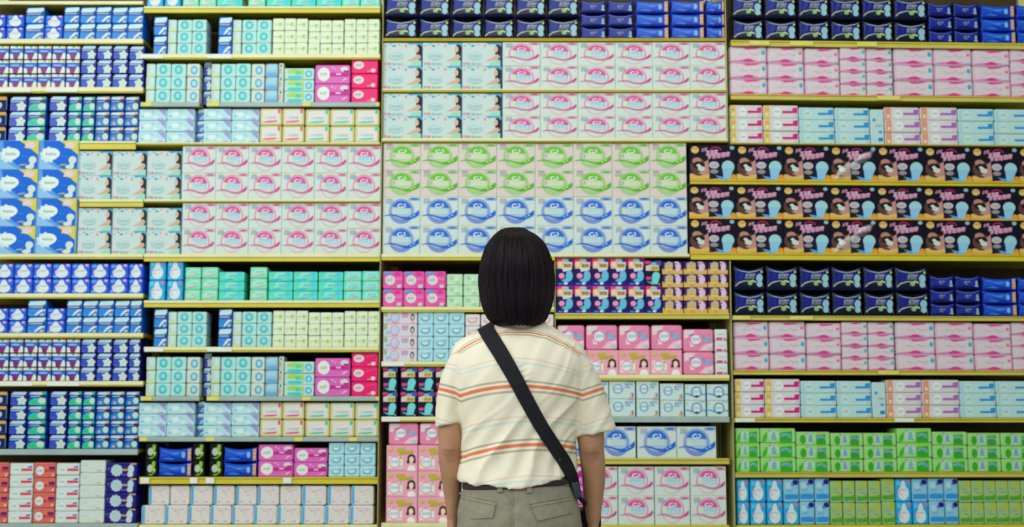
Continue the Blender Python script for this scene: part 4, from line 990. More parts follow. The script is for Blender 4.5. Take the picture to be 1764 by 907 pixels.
def lerp_rings(keys, n):
    """Smooth (Catmull-Rom) interpolation of tuples along a list, n steps per span."""
    out = []
    m = len(keys)
    for i in range(m - 1):
        p0, p1, p2, p3 = keys[max(i - 1, 0)], keys[i], keys[i + 1], keys[min(i + 2, m - 1)]
        for k in range(n):
            t = k / n
            out.append(tuple(0.5 * (2 * b_ + (c - a) * t + (2 * a - 5 * b_ + 4 * c - d) * t * t + (3 * b_ - a - 3 * c + d) * t ** 3) for a, b_, c, d in zip(p0, p1, p2, p3)))
    out.append(tuple(keys[-1]))
    return out


def ring_px(py, xl, xr, ry, yo=0.0, n=48, ex=2.0, dpy=None):
    """A horizontal ring whose silhouette spans pixels xl..xr at row py in the man's plane."""
    a, b_ = man(xl, py, MAN_Y + yo), man(xr, py, MAN_Y + yo)
    cx, rx, z = (a.x + b_.x) / 2, (b_.x - a.x) / 2, a.z
    out = []
    for i in range(n):
        t = 2 * math.pi * i / n
        c, s = math.cos(t), math.sin(t)
        x = cx + rx * math.copysign(abs(c) ** (2 / ex), c)
        y = MAN_Y + yo + ry * math.copysign(abs(s) ** (2 / ex), s)
        zz = z
        if dpy:
            zz -= dpy(x, y) / 635.0
        out.append(Vector((x, y, zz)))
    return out


def add_loft(vs, fs, rings):
    b0, n = len(vs), len(rings[0])
    for r in rings:
        vs.extend(r)
    for j in range(len(rings) - 1):
        for i in range(n):
            p, q = b0 + j * n + i, b0 + j * n + (i + 1) % n
            fs.append((p, q, q + n, p + n))
    fs.append(tuple(range(b0 + n - 1, b0 - 1, -1)))
    fs.append(tuple(range(b0 + (len(rings) - 1) * n, b0 + len(rings) * n)))


def add_ball(vs, fs, c, rx, ry, rz, n=16, rot=None):
    rings = []
    for j in range(1, n // 2):
        t = math.pi * j / (n // 2)
        row = []
        for i in range(n):
            a = 2 * math.pi * i / n
            v = Vector((rx * math.sin(t) * math.cos(a), ry * math.sin(t) * math.sin(a), -rz * math.cos(t)))
            row.append(Vector(c) + (rot @ v if rot else v))
        rings.append(row)
    add_loft(vs, fs, rings)


def add_tube(vs, fs, pts, radii, n=12):
    rings, up = [], Vector((0, 1, 0.01)).normalized()
    for i, p in enumerate(pts):
        d = (pts[min(i + 1, len(pts) - 1)] - pts[max(i - 1, 0)]).normalized()
        u = up.cross(d).normalized()
        w = d.cross(u).normalized()
        rr = radii[i]
        rings.append([p + u * rr * math.cos(2 * math.pi * k / n) + w * rr * math.sin(2 * math.pi * k / n) for k in range(n)])
    tip0, tip1 = pts[0] + (pts[0] - pts[1]).normalized() * radii[0] * 0.5, pts[-1] + (pts[-1] - pts[-2]).normalized() * radii[-1] * 0.6
    rings = [[tip0 + (q - pts[0]) * 0.5 for q in rings[0]]] + rings + [[tip1 + (q - pts[-1]) * 0.5 for q in rings[-1]]]
    add_loft(vs, fs, rings)


def remeshed(name, vs, fs, voxel, smooth=2):
    me = mesh_from(name, vs, fs)
    o = bpy.data.objects.new(name, me)
    COL.objects.link(o)
    m = o.modifiers.new('remesh', 'REMESH')
    m.mode = 'VOXEL'
    m.voxel_size = voxel
    s = o.modifiers.new('smooth', 'SMOOTH')
    s.iterations = smooth
    s.factor = 0.5
    dg = bpy.context.evaluated_depsgraph_get()
    new = bpy.data.meshes.new_from_object(o.evaluated_get(dg))
    bpy.data.objects.remove(o)
    new.name = name
    new.polygons.foreach_set('use_smooth', [True] * len(new.polygons))
    return new


def bvh_of(*meshes):
    vs, fs = [], []
    for me in meshes:
        b0 = len(vs)
        vs.extend(v.co.copy() for v in me.vertices)
        fs.extend(tuple(b0 + i for i in p.vertices) for p in me.polygons)
    return BVHTree.FromPolygons(vs, fs)


person = bpy.data.objects.new('person', None)
COL.objects.link(person)
person.location = (0.02, MAN_Y, 0)
tag(person, 'person seen from behind in striped cream shirt and khaki trousers, head tilted back', 'person')


def wear(name, me, mat=None, parent=None):
    """Link a mesh given in world space under the person."""
    me.transform(Matrix.Translation(-person.location))
    if mat is not None:
        me.materials.clear()
        me.materials.append(mat)
    return link(name, me, parent or person)


# -- materials of the figure
M_SKIN = mottled('skin', lin('#b28263'), lin('#be8e70'), 18, 0.5, 0.35, 0.06)
M_SKIN.node_tree.nodes['Principled BSDF'].inputs['Subsurface Weight'].default_value = 0.08
M_SKIN.node_tree.nodes['Principled BSDF'].inputs['Subsurface Radius'].default_value = (0.012, 0.005, 0.003)
M_KHAKI = mottled('khaki_twill', lin('#8b8674'), lin('#96917f'), 60, 0.85, 0.15, 0.25)
M_BELT = mottled('belt_leather', lin('#2a1c28'), lin('#38262f'), 30, 0.45, 0.5, 0.1)
M_STRAP = mottled('black_webbing', lin('#15141c'), lin('#1c1b24'), 400, 0.75, 0.25, 0.12)
M_SHOE = mottled('shoe_leather', lin('#2c241e'), lin('#383028'), 20, 0.45, 0.5, 0.1)

m, nt, b = principled('dark_hair', None, 0.36, 0.16)
tc = nt.nodes.new('ShaderNodeTexCoord')
mp = nt.nodes.new('ShaderNodeMapping')
mp.inputs['Scale'].default_value = (130, 130, 6)
nz = nt.nodes.new('ShaderNodeTexNoise')
nz.inputs['Scale'].default_value = 1.0
nz.inputs['Detail'].default_value = 3
cr = nt.nodes.new('ShaderNodeValToRGB')
cr.color_ramp.elements[0].color = lin('#060409')
cr.color_ramp.elements[1].color = lin('#23151e')
bp = nt.nodes.new('ShaderNodeBump')
bp.inputs['Strength'].default_value = 0.5
bp.inputs['Distance'].default_value = 0.004
nt.links.new(tc.outputs['Object'], mp.inputs['Vector'])
nt.links.new(mp.outputs['Vector'], nz.inputs['Vector'])
nt.links.new(nz.outputs['Fac'], cr.inputs['Fac'])
nt.links.new(cr.outputs['Color'], b.inputs['Base Color'])
nt.links.new(nz.outputs['Fac'], bp.inputs['Height'])
nt.links.new(bp.outputs['Normal'], b.inputs['Normal'])
M_HAIR = m

# shirt: knitted stripes follow the attribute "fabric", repeating every 152 mm
m, nt, b = principled('striped_jersey', None, 0.85, 0.12)
at = nt.nodes.new('ShaderNodeAttribute')
at.attribute_name = 'fabric'
fr = nt.nodes.new('ShaderNodeMath')
fr.operation = 'FRACT'
cr = nt.nodes.new('ShaderNodeValToRGB')
cr.color_ramp.interpolation = 'LINEAR'
CREAM = '#efe6d2'
stops = [(0.0, '#e8805c'), (0.022, '#e8805c'), (0.036, CREAM), (0.066, CREAM), (0.076, '#bab19a'), (0.100, '#bab19a'), (0.112, CREAM),
         (0.37, CREAM), (0.38, '#d4dfd8'), (0.41, '#d4dfd8'), (0.42, CREAM), (0.46, CREAM), (0.47, '#ead0c0'), (0.487, '#ead0c0'), (0.497, CREAM),
         (0.885, CREAM), (0.897, '#bab19a'), (0.922, '#bab19a'), (0.933, CREAM), (0.964, CREAM), (0.978, '#e8805c'), (1.0, '#e8805c')]
els = cr.color_ramp.elements
els[0].position, els[0].color = stops[0][0], lin(stops[0][1])
els[1].position, els[1].color = stops[-1][0], lin(stops[-1][1])
for pos, c in stops[1:-1]:
    e = els.new(pos)
    e.color = lin(c)
nt.links.new(at.outputs['Fac'], fr.inputs[0])
nt.links.new(fr.outputs[0], cr.inputs['Fac'])
nt.links.new(cr.outputs['Color'], b.inputs['Base Color'])
add_noise_bump(nt, b, 220, 0.12, 0.003)
M_SHIRT = m

# -- body: one continuous surface
ARM_L = [(622, 790, 815, .03, .0), (650, 775, 806, .040, .0), (690, 762, 800, .043, .0), (730, 755, 798, .043, .0), (758, 755, 798, .041, .0), (776, 755, 797, .040, .0), (796, 756, 797, .042, .008), (822, 760, 796, .041, .022), (848, 764, 795, .036, .038), (872, 768, 792, .030, .053), (892, 770, 790, .026, .066)]
ARM_R = [(622, 975, 1003, .03, .0), (650, 986, 1022, .040, .0), (700, 991, 1036, .044, .0), (745, 993, 1041, .043, .0), (775, 997, 1041, .040, .0), (800, 1000, 1043, .042, .006), (825, 1003, 1043, .041, .018), (850, 1006, 1040, .036, .032), (875, 1008, 1037, .030, .046), (896, 1010, 1034, .026, .058)]
vs, fs = [], []
for keys in (ARM_L, ARM_R):
    add_loft(vs, fs, [ring_px(*k, n=24) for k in lerp_rings(keys, 4)])
# elbow points and forearm bellies
for px, py, yo in ((776, 778, -.026), (1019, 780, -.026)):
    c = man(px, py, MAN_Y + yo)
    add_ball(vs, fs, c, .021, .020, .028)


def hand(px, py, yo, side):
    """Hanging hand: palm edge-on to the camera, four unequal curled fingers, thumb leaving the front side of the palm."""
    w = man(px, py, MAN_Y + yo)
    rings = []
    for dz, rx, ry, oy in ((0.012, .0155, .027, 0), (-0.010, .0150, .028, .002), (-0.03, .0150, .034, .005), (-0.06, .0150, .040, .008), (-0.085, .0135, .041, .010), (-0.097, .010, .036, .010)):
        rings.append([Vector((w.x + rx * math.cos(2 * math.pi * i / 20), w.y + oy + ry * math.sin(2 * math.pi * i / 20), w.z + dz)) for i in range(20)])
    add_loft(vs, fs, rings)
    for k, (oy, ln) in enumerate(((.038, .070), (.018, .080), (-.003, .074), (-.023, .058))):
        p = Vector((w.x, w.y + .008 + oy, w.z - .088))
        pts = [p]
        ang = 0.12 + 0.05 * k
        for f in (0.45, 0.32, 0.23):
            ang += 0.22
            p = p + Vector((-side * math.sin(ang), 0.02, -math.cos(ang))) * ln * f
            pts.append(p)
        add_tube(vs, fs, pts, [.0092, .0086, .0080, .0068], 10)
    p = Vector((w.x - side * .004, w.y + .028, w.z - .028))
    pts = [p, p + Vector((-side * .010, .022, -.026)), p + Vector((-side * .016, .030, -.056)), p + Vector((-side * .020, .030, -.078))]
    add_tube(vs, fs, pts, [.0125, .0112, .0098, .0078], 10)


hand(780, 894, .068, -1)
hand(1022, 898, .060, 1)
# trunk, neck, legs (inside the clothes)
TORSO = [(556, 862, 934, .055, .0), (572, 848, 948, .060, .0), (584, 822, 962, .070, .0), (600, 800, 985, .088, .0), (640, 788, 1002, .104, .0), (690, 795, 997, .102, .0), (740, 802, 987, .102, .0), (790, 804, 984, .104, .0), (830, 810, 976, .102, .0), (880, 800, 992, .106, .0), (925, 796, 998, .102, .0)]
add_loft(vs, fs, [ring_px(*k, n=40, ex=2.3) for k in lerp_rings(TORSO, 3)])
HX = man(896, 907).x
for sx in (-1, 1):
    rings = []
    for z, r in ((0.92, .082), (0.80, .078), (0.62, .066), (0.48, .054), (0.34, .052), (0.2, .042), (0.06, .036)):
        rings.append([Vector((HX + sx * (.085 + (0.9 - z) * 0.03) + r * math.cos(2 * math.pi * i / 24), MAN_Y + 0.01 + r * 1.05 * math.sin(2 * math.pi * i / 24), z)) for i in range(24)])
    add_loft(vs, fs, rings)
HC = man(890, 478, MAN_Y + 0.012)
TILT = Matrix.Rotation(math.radians(22), 3, 'X')
add_tube(vs, fs, [man(896, 600, MAN_Y + .01), man(895, 560, MAN_Y + .0), man(892, 520, MAN_Y + .0)], [.062, .055, .056], 24)
rings = []
for z, rx, ry, oy in ((-.118, .022, .022, .056), (-.108, .040, .038, .046), (-.085, .054, .066, .026), (-.055, .063, .082, .012), (-.02, .070, .090, .006), (.02, .075, .095, .0), (.055, .073, .092, -.002), (.085, .060, .076, -.006), (.105, .036, .048, -.008), (.114, .012, .016, -.008)):
    rings.append([HC + TILT @ Vector((rx * math.cos(2 * math.pi * i / 32), oy + ry * math.sin(2 * math.pi * i / 32), z)) for i in range(32)])
add_loft(vs, fs, rings)


def face(x, y, z, rx, ry, rz):
    add_ball(vs, fs, HC + TILT @ Vector((x, y, z)), rx, ry, rz, 14, TILT)


face(0, .102, -.030, .010, .014, .026)
face(0, .110, -.044, .016, .014, .010)
face(0, .094, -.078, .024, .010, .006)
face(0, .092, -.088, .020, .011, .007)
face(-.03, .086, .022, .024, .012, .007)
face(.03, .086, .022, .024, .012, .007)
for sx in (-1, 1):
    face(sx * .03, .084, .0, .014, .012, .010)
    face(sx * .076, -.002, -.022, .008, .018, .030)
    face(sx * .038, .074, -.036, .020, .016, .018)
body_me = remeshed('body', vs, fs, 0.0046, 3)
flush = body_me.attributes.new('flush', 'FLOAT', 'POINT')
elb = [man(775, 777, MAN_Y - .035), man(1019, 779, MAN_Y - .035)]
fv = []
for v in body_me.vertices:
    f = 0.0
    for e in elb:
        d = v.co - e
        r2 = (d.x / .020) ** 2 + (d.y / .03) ** 2 + (d.z / .014) ** 2
        f = max(f, math.exp(-r2) * (0.75 + 0.25 * math.sin(d.z * 900)))
    fv.append(f)
flush.data.foreach_set('value', fv)
nt = M_SKIN.node_tree
b = nt.nodes['Principled BSDF']
src = b.inputs['Base Color'].links[0].from_socket
fa = nt.nodes.new('ShaderNodeAttribute')
fa.attribute_name = 'flush'
mxc = nt.nodes.new('ShaderNodeMix')
mxc.data_type = 'RGBA'
nt.links.new(fa.outputs['Fac'], mxc.inputs['Factor'])
nt.links.new(src, mxc.inputs[6])
mxc.inputs[7].default_value = lin('#744636')
nt.links.new(mxc.outputs[2], b.inputs['Base Color'])
wear('body', body_me, M_SKIN)

M_EYE = mottled('eye_dark', lin('#14100e'), lin('#1c1613'), 20, 0.25, 0.5, 0.0)
M_LIPS = mottled('lips', lin('#94584c'), lin('#9c6054'), 20, 0.5, 0.3, 0.0)
for sx in (-1, 1):
    vs, fs = [], []
    add_ball(vs, fs, HC + TILT @ Vector((sx * .030, .0935, .001)), .010, .005, .0045, 12, TILT)
    wear('eye', mesh_from('eye', vs, fs, None, True), M_EYE)
    vs, fs = [], []
    add_ball(vs, fs, HC + TILT @ Vector((sx * .031, .0915, .024)), .020, .0065, .0035, 12, TILT)
    wear('eyebrow', mesh_from('eyebrow', vs, fs, None, True), M_EYE)
vs, fs = [], []
add_ball(vs, fs, HC + TILT @ Vector((0, .0985, -.082)), .021, .0065, .0055, 14, TILT)
wear('mouth', mesh_from('mouth', vs, fs, None, True), M_LIPS)

# -- shirt
def hem(x, y):
    px = CX + x * 632
    return 23 - ((px - 880) / 100) ** 2 * (13 if px < 880 else 23) - 4 * math.exp(-((px - 846) / 9) ** 2) + (0 if y < MAN_Y else -4)


SH = [(557, 856, 940, .060, .004), (566, 838, 955, .066, .004), (575, 814, 975, .080, .002), (585, 792, 990, .094, .0), (600, 779, 1006, .106, -.002), (630, 773, 1015, .118, -.006), (670, 779, 1006, .124, -.008), (710, 789, 996, .124, -.006), (750, 794, 993, .124, -.002), (785, 793, 994, .128, .0), (803, 789, 994, .132, .0)]
vs, fs = [], []
rings = [ring_px(*k, n=72, ex=2.25) for k in lerp_rings(SH, 4)]
rings.append(ring_px(812, 786.5, 993.5, .139, .0, n=72, ex=2.25, dpy=lambda x, y: hem(x, y) * 0.6))
rings.append(ring_px(815, 787.5, 991.5, .141, .0, n=72, ex=2.25, dpy=hem))
rings.append(ring_px(812, 800, 980, .120, .0, n=72, ex=2.25, dpy=hem))
add_loft(vs, fs, rings)


def sleeve(keys):
    """(pixel x, pixel y, half width px, depth, tilt) stations along the sleeve axis."""
    rr = []
    for px, py, hw, ry, tilt in lerp_rings(keys, 4):
        c = man(px, py)
        rw = hw / 632
        rr.append([c + Vector((rw * math.cos(t) * math.cos(tilt), ry * math.sin(t), rw * math.cos(t) * math.sin(tilt))) for t in (2 * math.pi * i / 40 for i in range(40))])
    add_loft(vs, fs, rr)


sleeve([(808, 603, 22, .066, .35), (799, 608, 26, .068, .3), (792, 626, 27, .068, .25), (785, 646, 27, .066, .2), (779, 668, 25, .064, .15), (776, 692, 24, .062, .15), (773, 715, 23.5, .060, .18), (772, 731, 23.5, .060, .2)])
sleeve([(978, 603, 22, .066, -.35), (986, 608, 26, .068, -.3), (994, 626, 30, .068, -.2), (1000, 646, 33, .067, -.1), (1006, 668, 34, .066, .0), (1013, 692, 33.5, .064, .05), (1020, 716, 34, .062, .1), (1027, 746, 36, .062, .17)])
shirt_me = remeshed('shirt', vs, fs, 0.0052, 3)

def fold(co):
    x, y, z = co
    zz = (z - 1.02) / 0.4                       # 0 at hem, 1 at shoulders
    p = Vector((x * 1.0, y * 0.6, z))
    n1 = mnoise.noise(p * 5.0)
    back = 1.0 if y < MAN_Y else 0.6
    u = x * 0.87 - z * 0.50 + 0.02 * n1
    w = 0.0
    amp = 0.0068 * (1.15 - 0.8 * min(max(zz, 0), 1)) * (0.4 + 0.9 * max(0, mnoise.noise(p * 4.2 + Vector((3, 1, 7))) + 0.35))
    ridge = 1 - abs(math.sin(u * 44 + 2.2 * n1))
    w += 1.5 * amp * (ridge ** 3 - 0.25)
    w += 0.45 * amp * math.sin(u * 151 + 1.3 + 2.5 * n1)
    dz, dx2 = z - man(890, 652).z, x - man(897, 652).x      # cloth bunched by the strap
    w += 0.0035 * math.exp(-(dx2 / .022) ** 2 - (dz / .028) ** 2) * math.sin((dz * 1.0 - dx2 * .35) * 420)
    low = min(1.0, max(0.0, (z - 1.02) / 0.06))
    w *= 0.35 + 0.65 * low
    if abs(x - 0.02) > 0.15:                    # sleeves: small folds fanning out from the armpit
        w = w * 0.3 + 0.0012 * math.sin((x * 0.9 + z * 1.0) * 95 + 3 * n1) * max(0.0, 1 - abs(z - 1.27) / 0.06)
    hemz = math.exp(-((z - 1.060) / 0.016) ** 2) if abs(x - 0.02) < 0.15 else 0.0
    w += 0.0025 * hemz * math.sin(x * 110 + 4 * mnoise.noise(p * 9))
    return w * back


norms = [v.normal.copy() for v in shirt_me.vertices]
attr = shirt_me.attributes.new('fabric', 'FLOAT', 'POINT')
PERIOD = 0.1535
z_orange = man(884, 665, MAN_Y - .12).z
vals = []
for v, nr in zip(shirt_me.vertices, norms):
    x, y, z = v.co
    px = CX + x * 632
    xc = x - man(890, 665).x
    up = min(max((z - 1.27) / 0.12, 0), 1)
    slv = max(0.0, min(1.0, ((-xc) - .148) / 0.012)) if xc < 0 else max(0.0, min(1.0, (xc - .166) / 0.012))
    if z < 1.14 or up > 0.75:
        slv = 0.0
    q = z + (0.85 + 1.2 * up) * xc * xc + 1.1 * up * max(0.0, y - (MAN_Y - 0.085)) - 0.09 * xc * min(1.0, max(0.0, (1.30 - z) / 0.14))
    if slv > 0:
        edge = .150 if xc < 0 else .168
        q2 = z + (0.85 * edge * edge) - (abs(xc) - edge) * (0.26 if xc < 0 else 0.34)
        q = q * (1 - slv) + q2 * slv
    vals.append((q - z_orange) / PERIOD + 100.0)
attr.data.foreach_set('value', vals)
for v, nr in zip(shirt_me.vertices, norms):
    v.co += nr * fold(v.co)
shirt_me.update()

# -- trousers
BELT_DY = lambda x, y: -((CX + x * 632) - 893) * 0.055
vs, fs = [], []
TR = [(822, 801, 985, .126, .0), (838, 797, 988, .127, .0), (860, 791, 995, .130, -.004), (885, 788, 1000, .134, -.008), (907, 787, 1003, .135, -.008), (940, 786, 1005, .130, -.004), (962, 788, 1004, .118, .0)]
add_loft(vs, fs, [ring_px(*k, n=64, ex=2.2, dpy=(BELT_DY if k[0] < 850 else None)) for k in lerp_rings(TR, 4)])
for sx in (-1, 1):
    rings = []
    for z, r in ((0.90, .086), (0.80, .090), (0.62, .080), (0.48, .072), (0.3, .066), (0.12, .062), (0.055, .063)):
        rings.append([Vector((HX + sx * (.083 + (0.9 - z) * 0.03) + r * math.cos(2 * math.pi * i / 32), MAN_Y + 0.01 + r * 1.12 * math.sin(2 * math.pi * i / 32), z)) for i in range(32)])
    add_loft(vs, fs, rings)
pants_me = remeshed('trousers', vs, fs, 0.0065, 3)
for v, nr in zip(pants_me.vertices, [v.normal.copy() for v in pants_me.vertices]):
    x, y, z = v.co
    p = Vector((x, y, z))
    n1 = mnoise.noise(p * 6)
    d = 0.003 * mnoise.noise(p * Vector((7, 7, 16))) if False else 0.0
    d += 0.0022 * math.sin((abs(x - HX) * 0.7 + z) * 120 + 4 * n1) * (0.5 + n1)
    d -= 0.005 * math.exp(-((x - man(884, 870).x) / 0.006) ** 2) * (1 if z > 0.78 and y < MAN_Y else 0)
    v.co += nr * d
pants_me.update()
both = bvh_of(shirt_me, pants_me)
pants_bvh = bvh_of(pants_me)


def project(px, py, tree, lift):
    d = ray(px, py).normalized()
    hit = tree.ray_cast(EYE, d)[0]
    if hit is None:
        hit = man(px, py, MAN_Y)
    return hit - d * lift


def patch(quad, nu, nv, tree, lift, thick):
    """A thin cloth patch laid over a surface: quad = four pixel corners TL, TR, BR, BL."""
    tl, tr, br, bl = quad
    front, back = [], []
    for j in range(nv + 1):
        for i in range(nu + 1):
            u, v = i / nu, j / nv
            px = (tl[0] * (1 - u) + tr[0] * u) * (1 - v) + (bl[0] * (1 - u) + br[0] * u) * v
            py = (tl[1] * (1 - u) + tr[1] * u) * (1 - v) + (bl[1] * (1 - u) + br[1] * u) * v
            front.append(project(px, py, tree, lift + thick))
            back.append(project(px, py, tree, lift - 0.004))
    n = nu + 1
    k = len(front)
    fcs = []
    for j in range(nv):
        for i in range(nu):
            a = j * n + i
            fcs.append((a, a + n, a + n + 1, a + 1))
            fcs.append((k + a, k + a + 1, k + a + n + 1, k + a + n))
    rim = [i for i in range(n)] + [j * n + nu for j in range(1, nv + 1)] + [nv * n + i for i in range(nu - 1, -1, -1)] + [j * n for j in range(nv - 1, 0, -1)]
    for a, b_ in zip(rim, rim[1:] + rim[:1]):
        fcs.append((a, b_, b_ + k, a + k))
    return mesh_from('patch', front + back, fcs)


def seam(points, tree, radius, lift=0.0):
    vs, fs = [], []
    pts = [project(px, py, tree, lift) for px, py in points]
    add_tube(vs, fs, pts, [radius] * len(pts), 8)
    return mesh_from('seam', vs, fs, None, True)


flap_l = patch(((793, 853), (854, 866), (849, 891), (811, 893)), 14, 6, pants_bvh, 0.001, 0.003)
flap_r = patch(((914, 869), (986, 856), (985, 883), (926, 897)), 14, 6, pants_bvh, 0.001, 0.003)
stitch_l = seam([(793 + 61 * t / 10, 857 + 13 * t / 10) for t in range(11)], pants_bvh, 0.0012, 0.0045)
stitch_r = seam([(914 + 72 * t / 10, 873 - 13 * t / 10) for t in range(11)], pants_bvh, 0.0012, 0.0045)
welt_l = patch(((791, 847), (857, 861), (857, 864), (791, 851)), 12, 1, pants_bvh, 0.0, 0.002)
welt_r = patch(((911, 864), (989, 850), (989, 854), (911, 868)), 12, 1, pants_bvh, 0.0, 0.002)
seat_seam = seam([(884, 836 + 74 * t / 14) for t in range(15)], pants_bvh, 0.0016, 0.0)
loops = [patch(((x - 4.5, y - 12), (x + 4.5, y - 12), (x + 4.5, y + 9), (x - 4.5, y + 9)), 3, 8, pants_bvh, 0.004, 0.003) for x, y in ((861, 838), (912, 839), (977, 826))]
belt_rings = []
for py, g in ((820, .004), (822, .0065), (835, .0065), (837, .004)):
    belt_rings.append([p + Vector((p.x - man(893, py).x, p.y - MAN_Y, 0)).normalized() * g for p in ring_px(py, 800.5, 986, .1262, 0, n=64, ex=2.2, dpy=BELT_DY)])
vs, fs = [], []
n = 64
for r_ in belt_rings:
    vs.extend(r_)
for j in range(3):
    for i in range(n):
        a, b_ = j * n + i, j * n + (i + 1) % n
        fs.append((a, b_, b_ + n, a + n))
belt_me = mesh_from('belt', vs, fs, None, True)

# -- strap of the shoulder bag, laid over the back and round the chest
strap_px = lerp_rings([(834, 561, 13.5, 0), (842, 575, 13.5, 0), (862, 607, 13.5, 0), (884, 645, 13, 0), (908, 690, 12.5, 0), (932, 733, 12, 0), (955, 768, 11.5, 0), (974, 797, 11, 0), (986, 822, 9, 0), (994, 846, 6.5, 0)], 5)
L_, R_ = [], []
for i, (px, py, hw, _) in enumerate(strap_px):
    a, b_ = strap_px[max(i - 1, 0)], strap_px[min(i + 1, len(strap_px) - 1)]
    dx, dy = b_[0] - a[0], b_[1] - a[1]
    ln = math.hypot(dx, dy)
    nx, ny = dy / ln, -dx / ln
    L_.append(project(px - nx * hw, py - ny * hw, both, 0.0045))
    R_.append(project(px + nx * hw, py + ny * hw, both, 0.0045))
for side_ in (L_, R_):                            # webbing spans the small dips of the cloth
    for _ in range(3):
        for i in range(1, len(side_) - 1):
            side_[i].y = min(side_[i].y, (side_[i - 1].y + side_[i + 1].y) / 2)
    side_[-1].y = min(side_[-1].y, MAN_Y - 0.055)
front = []
top_l, top_r = L_[0], R_[0]
for t in [k / 14 for k in range(1, 15)]:          # over the shoulder, down the chest to the right hip
    x = top_l.x + (0.175 - top_l.x) * t
    z = top_l.z + 0.016 * math.sin(math.pi * min(1, t * 4)) - (top_l.z - 0.985) * max(0, (t - 0.12) / 0.88)
    hit = both.ray_cast(Vector((x, MAN_Y + 1.0, z)), Vector((0, -1, 0)))[0]
    y = (hit.y if hit else MAN_Y + 0.10) + 0.005
    if t < 0.14:
        y = MAN_Y + 0.02 + 0.09 * t / 0.14
        z = max(z, top_l.z + 0.012)
    front.append((Vector((x - 0.016, y, z - 0.010)), Vector((x + 0.016, y, z + 0.010))))
path = [(p, q) for p, q in reversed(front)] + list(zip(L_, R_))
vs, fs = [], []
for i, (p, q) in enumerate(path):
    a, b_ = path[max(i - 1, 0)], path[min(i + 1, len(path) - 1)]
    t = ((b_[0] + b_[1]) - (a[0] + a[1])).normalized()
    nr = t.cross((q - p).normalized()).normalized() * 0.0012
    vs.extend([p + nr, q + nr, q - nr, p - nr])
for i in range(len(path) - 1):
    for k in range(4):
        a, b_ = i * 4 + k, i * 4 + (k + 1) % 4
        fs.append((a, b_, b_ + 4, a + 4))
fs += [(0, 1, 2, 3), tuple(len(vs) - 4 + k for k in (3, 2, 1, 0))]
strap_me = mesh_from('strap', vs, fs)

wear('trousers', pants_me, M_KHAKI)
tr = [o for o in COL.objects if o.name == 'trousers'][0]
for nm, me_ in (('pocket_flap', flap_l), ('pocket_flap', flap_r), ('pocket_welt', welt_l), ('pocket_welt', welt_r), ('stitching', stitch_l), ('stitching', stitch_r), ('seat_seam', seat_seam)):
    wear(nm, me_, M_KHAKI, tr)
for me_ in loops:
    wear('belt_loop', me_, M_KHAKI, tr)
tag(wear('belt', belt_me, M_BELT), 'dark brown leather belt')
shirt = wear('shirt', shirt_me, M_SHIRT)

# collar band lying on the shoulders
vs, fs = [], []
rings = [ring_px(py, xl, xr, ry, .004, n=48) for py, xl, xr, ry in ((571, 838, 954, .068), (562, 848, 946, .066), (554, 855, 939, .064), (556, 861, 933, .058), (570, 864, 930, .056))]
b0 = 0
for r_ in rings:
    vs.extend(r_)
for j in range(4):
    for i in range(48):
        a, b_ = j * 48 + i, j * 48 + (i + 1) % 48
        fs.append((a, b_, b_ + 48, a + 48))
M_COLLAR = mottled('cream_rib_knit', lin('#e6dec9'), lin('#efe6d2'), 90, 0.85, 0.12, 0.2)
wear('collar', mesh_from('collar', vs, fs, None, True), M_COLLAR, shirt)

# -- shoes
for sx in (-1, 1):
    vs, fs = [], []
    cx = HX + sx * 0.112
    rings = []
    for yo, w, h in ((-.075, .026, .05), (-.06, .036, .075), (-.02, .040, .085), (.04, .040, .075), (.10, .046, .055), (.15, .044, .042), (.185, .028, .03)):
        rings.append([Vector((cx + w * math.cos(t), MAN_Y + yo, max(0.001, h * 0.5 + h * 0.5 * math.sin(t)) if math.sin(t) > -0.7 else 0.001)) for t in (2 * math.pi * i / 20 for i in range(20))])
    add_loft(vs, fs, rings)
    wear('shoe', mesh_from('shoe', vs, fs, None, True), M_SHOE)

# -- hair: a bob, shell plus strands falling from the crown
HAIR = [(392.5, 880, 897, .012, -.030), (395, 868, 908, .034, -.028), (401, 857, 919, .056, -.024), (411, 847, 930, .076, -.018), (425, 838, 940, .092, -.012), (445, 831, 949, .104, -.006), (465, 827.5, 953.5, .110, -.003), (485, 826, 955, .112, .0), (505, 828, 953.5, .110, -.002), (525, 832, 950, .104, -.008), (538, 837, 945, .097, -.013), (548, 842, 941, .088, -.018), (556, 850, 934, .078, -.023), (563, 861, 923, .066, -.027)]
hair_rings = lerp_rings(HAIR, 6)
NSEG = 180
vs, fs, rows = [], [], []
for j, k in enumerate(hair_rings):
    f = j / (len(hair_rings) - 1)
    row = []
    base = ring_px(*k, n=NSEG, ex=2.12)
    c = man((k[1] + k[2]) / 2, k[0], MAN_Y + k[4])
    for i, p in enumerate(base):
        a = 2 * math.pi * i / NSEG
        g = 0.0010 * math.sin(a * 31 + 3 * math.sin(a * 5)) + 0.0008 * math.sin(a * 67 + 2 * math.sin(a * 9 + f * 2)) + 0.0020 * mnoise.noise(Vector((math.cos(a) * 3, math.sin(a) * 3, f * 1.2)))
        d = (p - c)
        d.z = 0
        q = p + d.normalized() * g * min(1, f * 4)
        if math.sin(a) > 0 and f > 0.36:         # the front parts over the face
            q.y = c.y + (q.y - c.y) * (1 - 0.72 * min(1.0, (f - 0.36) / 0.12))
        if f > 0.85:
            q.z -= 0.004 * mnoise.noise(Vector((math.cos(a) * 9, math.sin(a) * 9, 2.0))) * (f - 0.85) / 0.15
        if k[0] < 420 and q.x > man(903, 410).x:      # the lower right lobe of the crown
            q.z -= 0.006 * min(1.0, (q.x - man(903, 410).x) / 0.012) * (420 - k[0]) / 28
        row.append(q)
    rows.append(row)
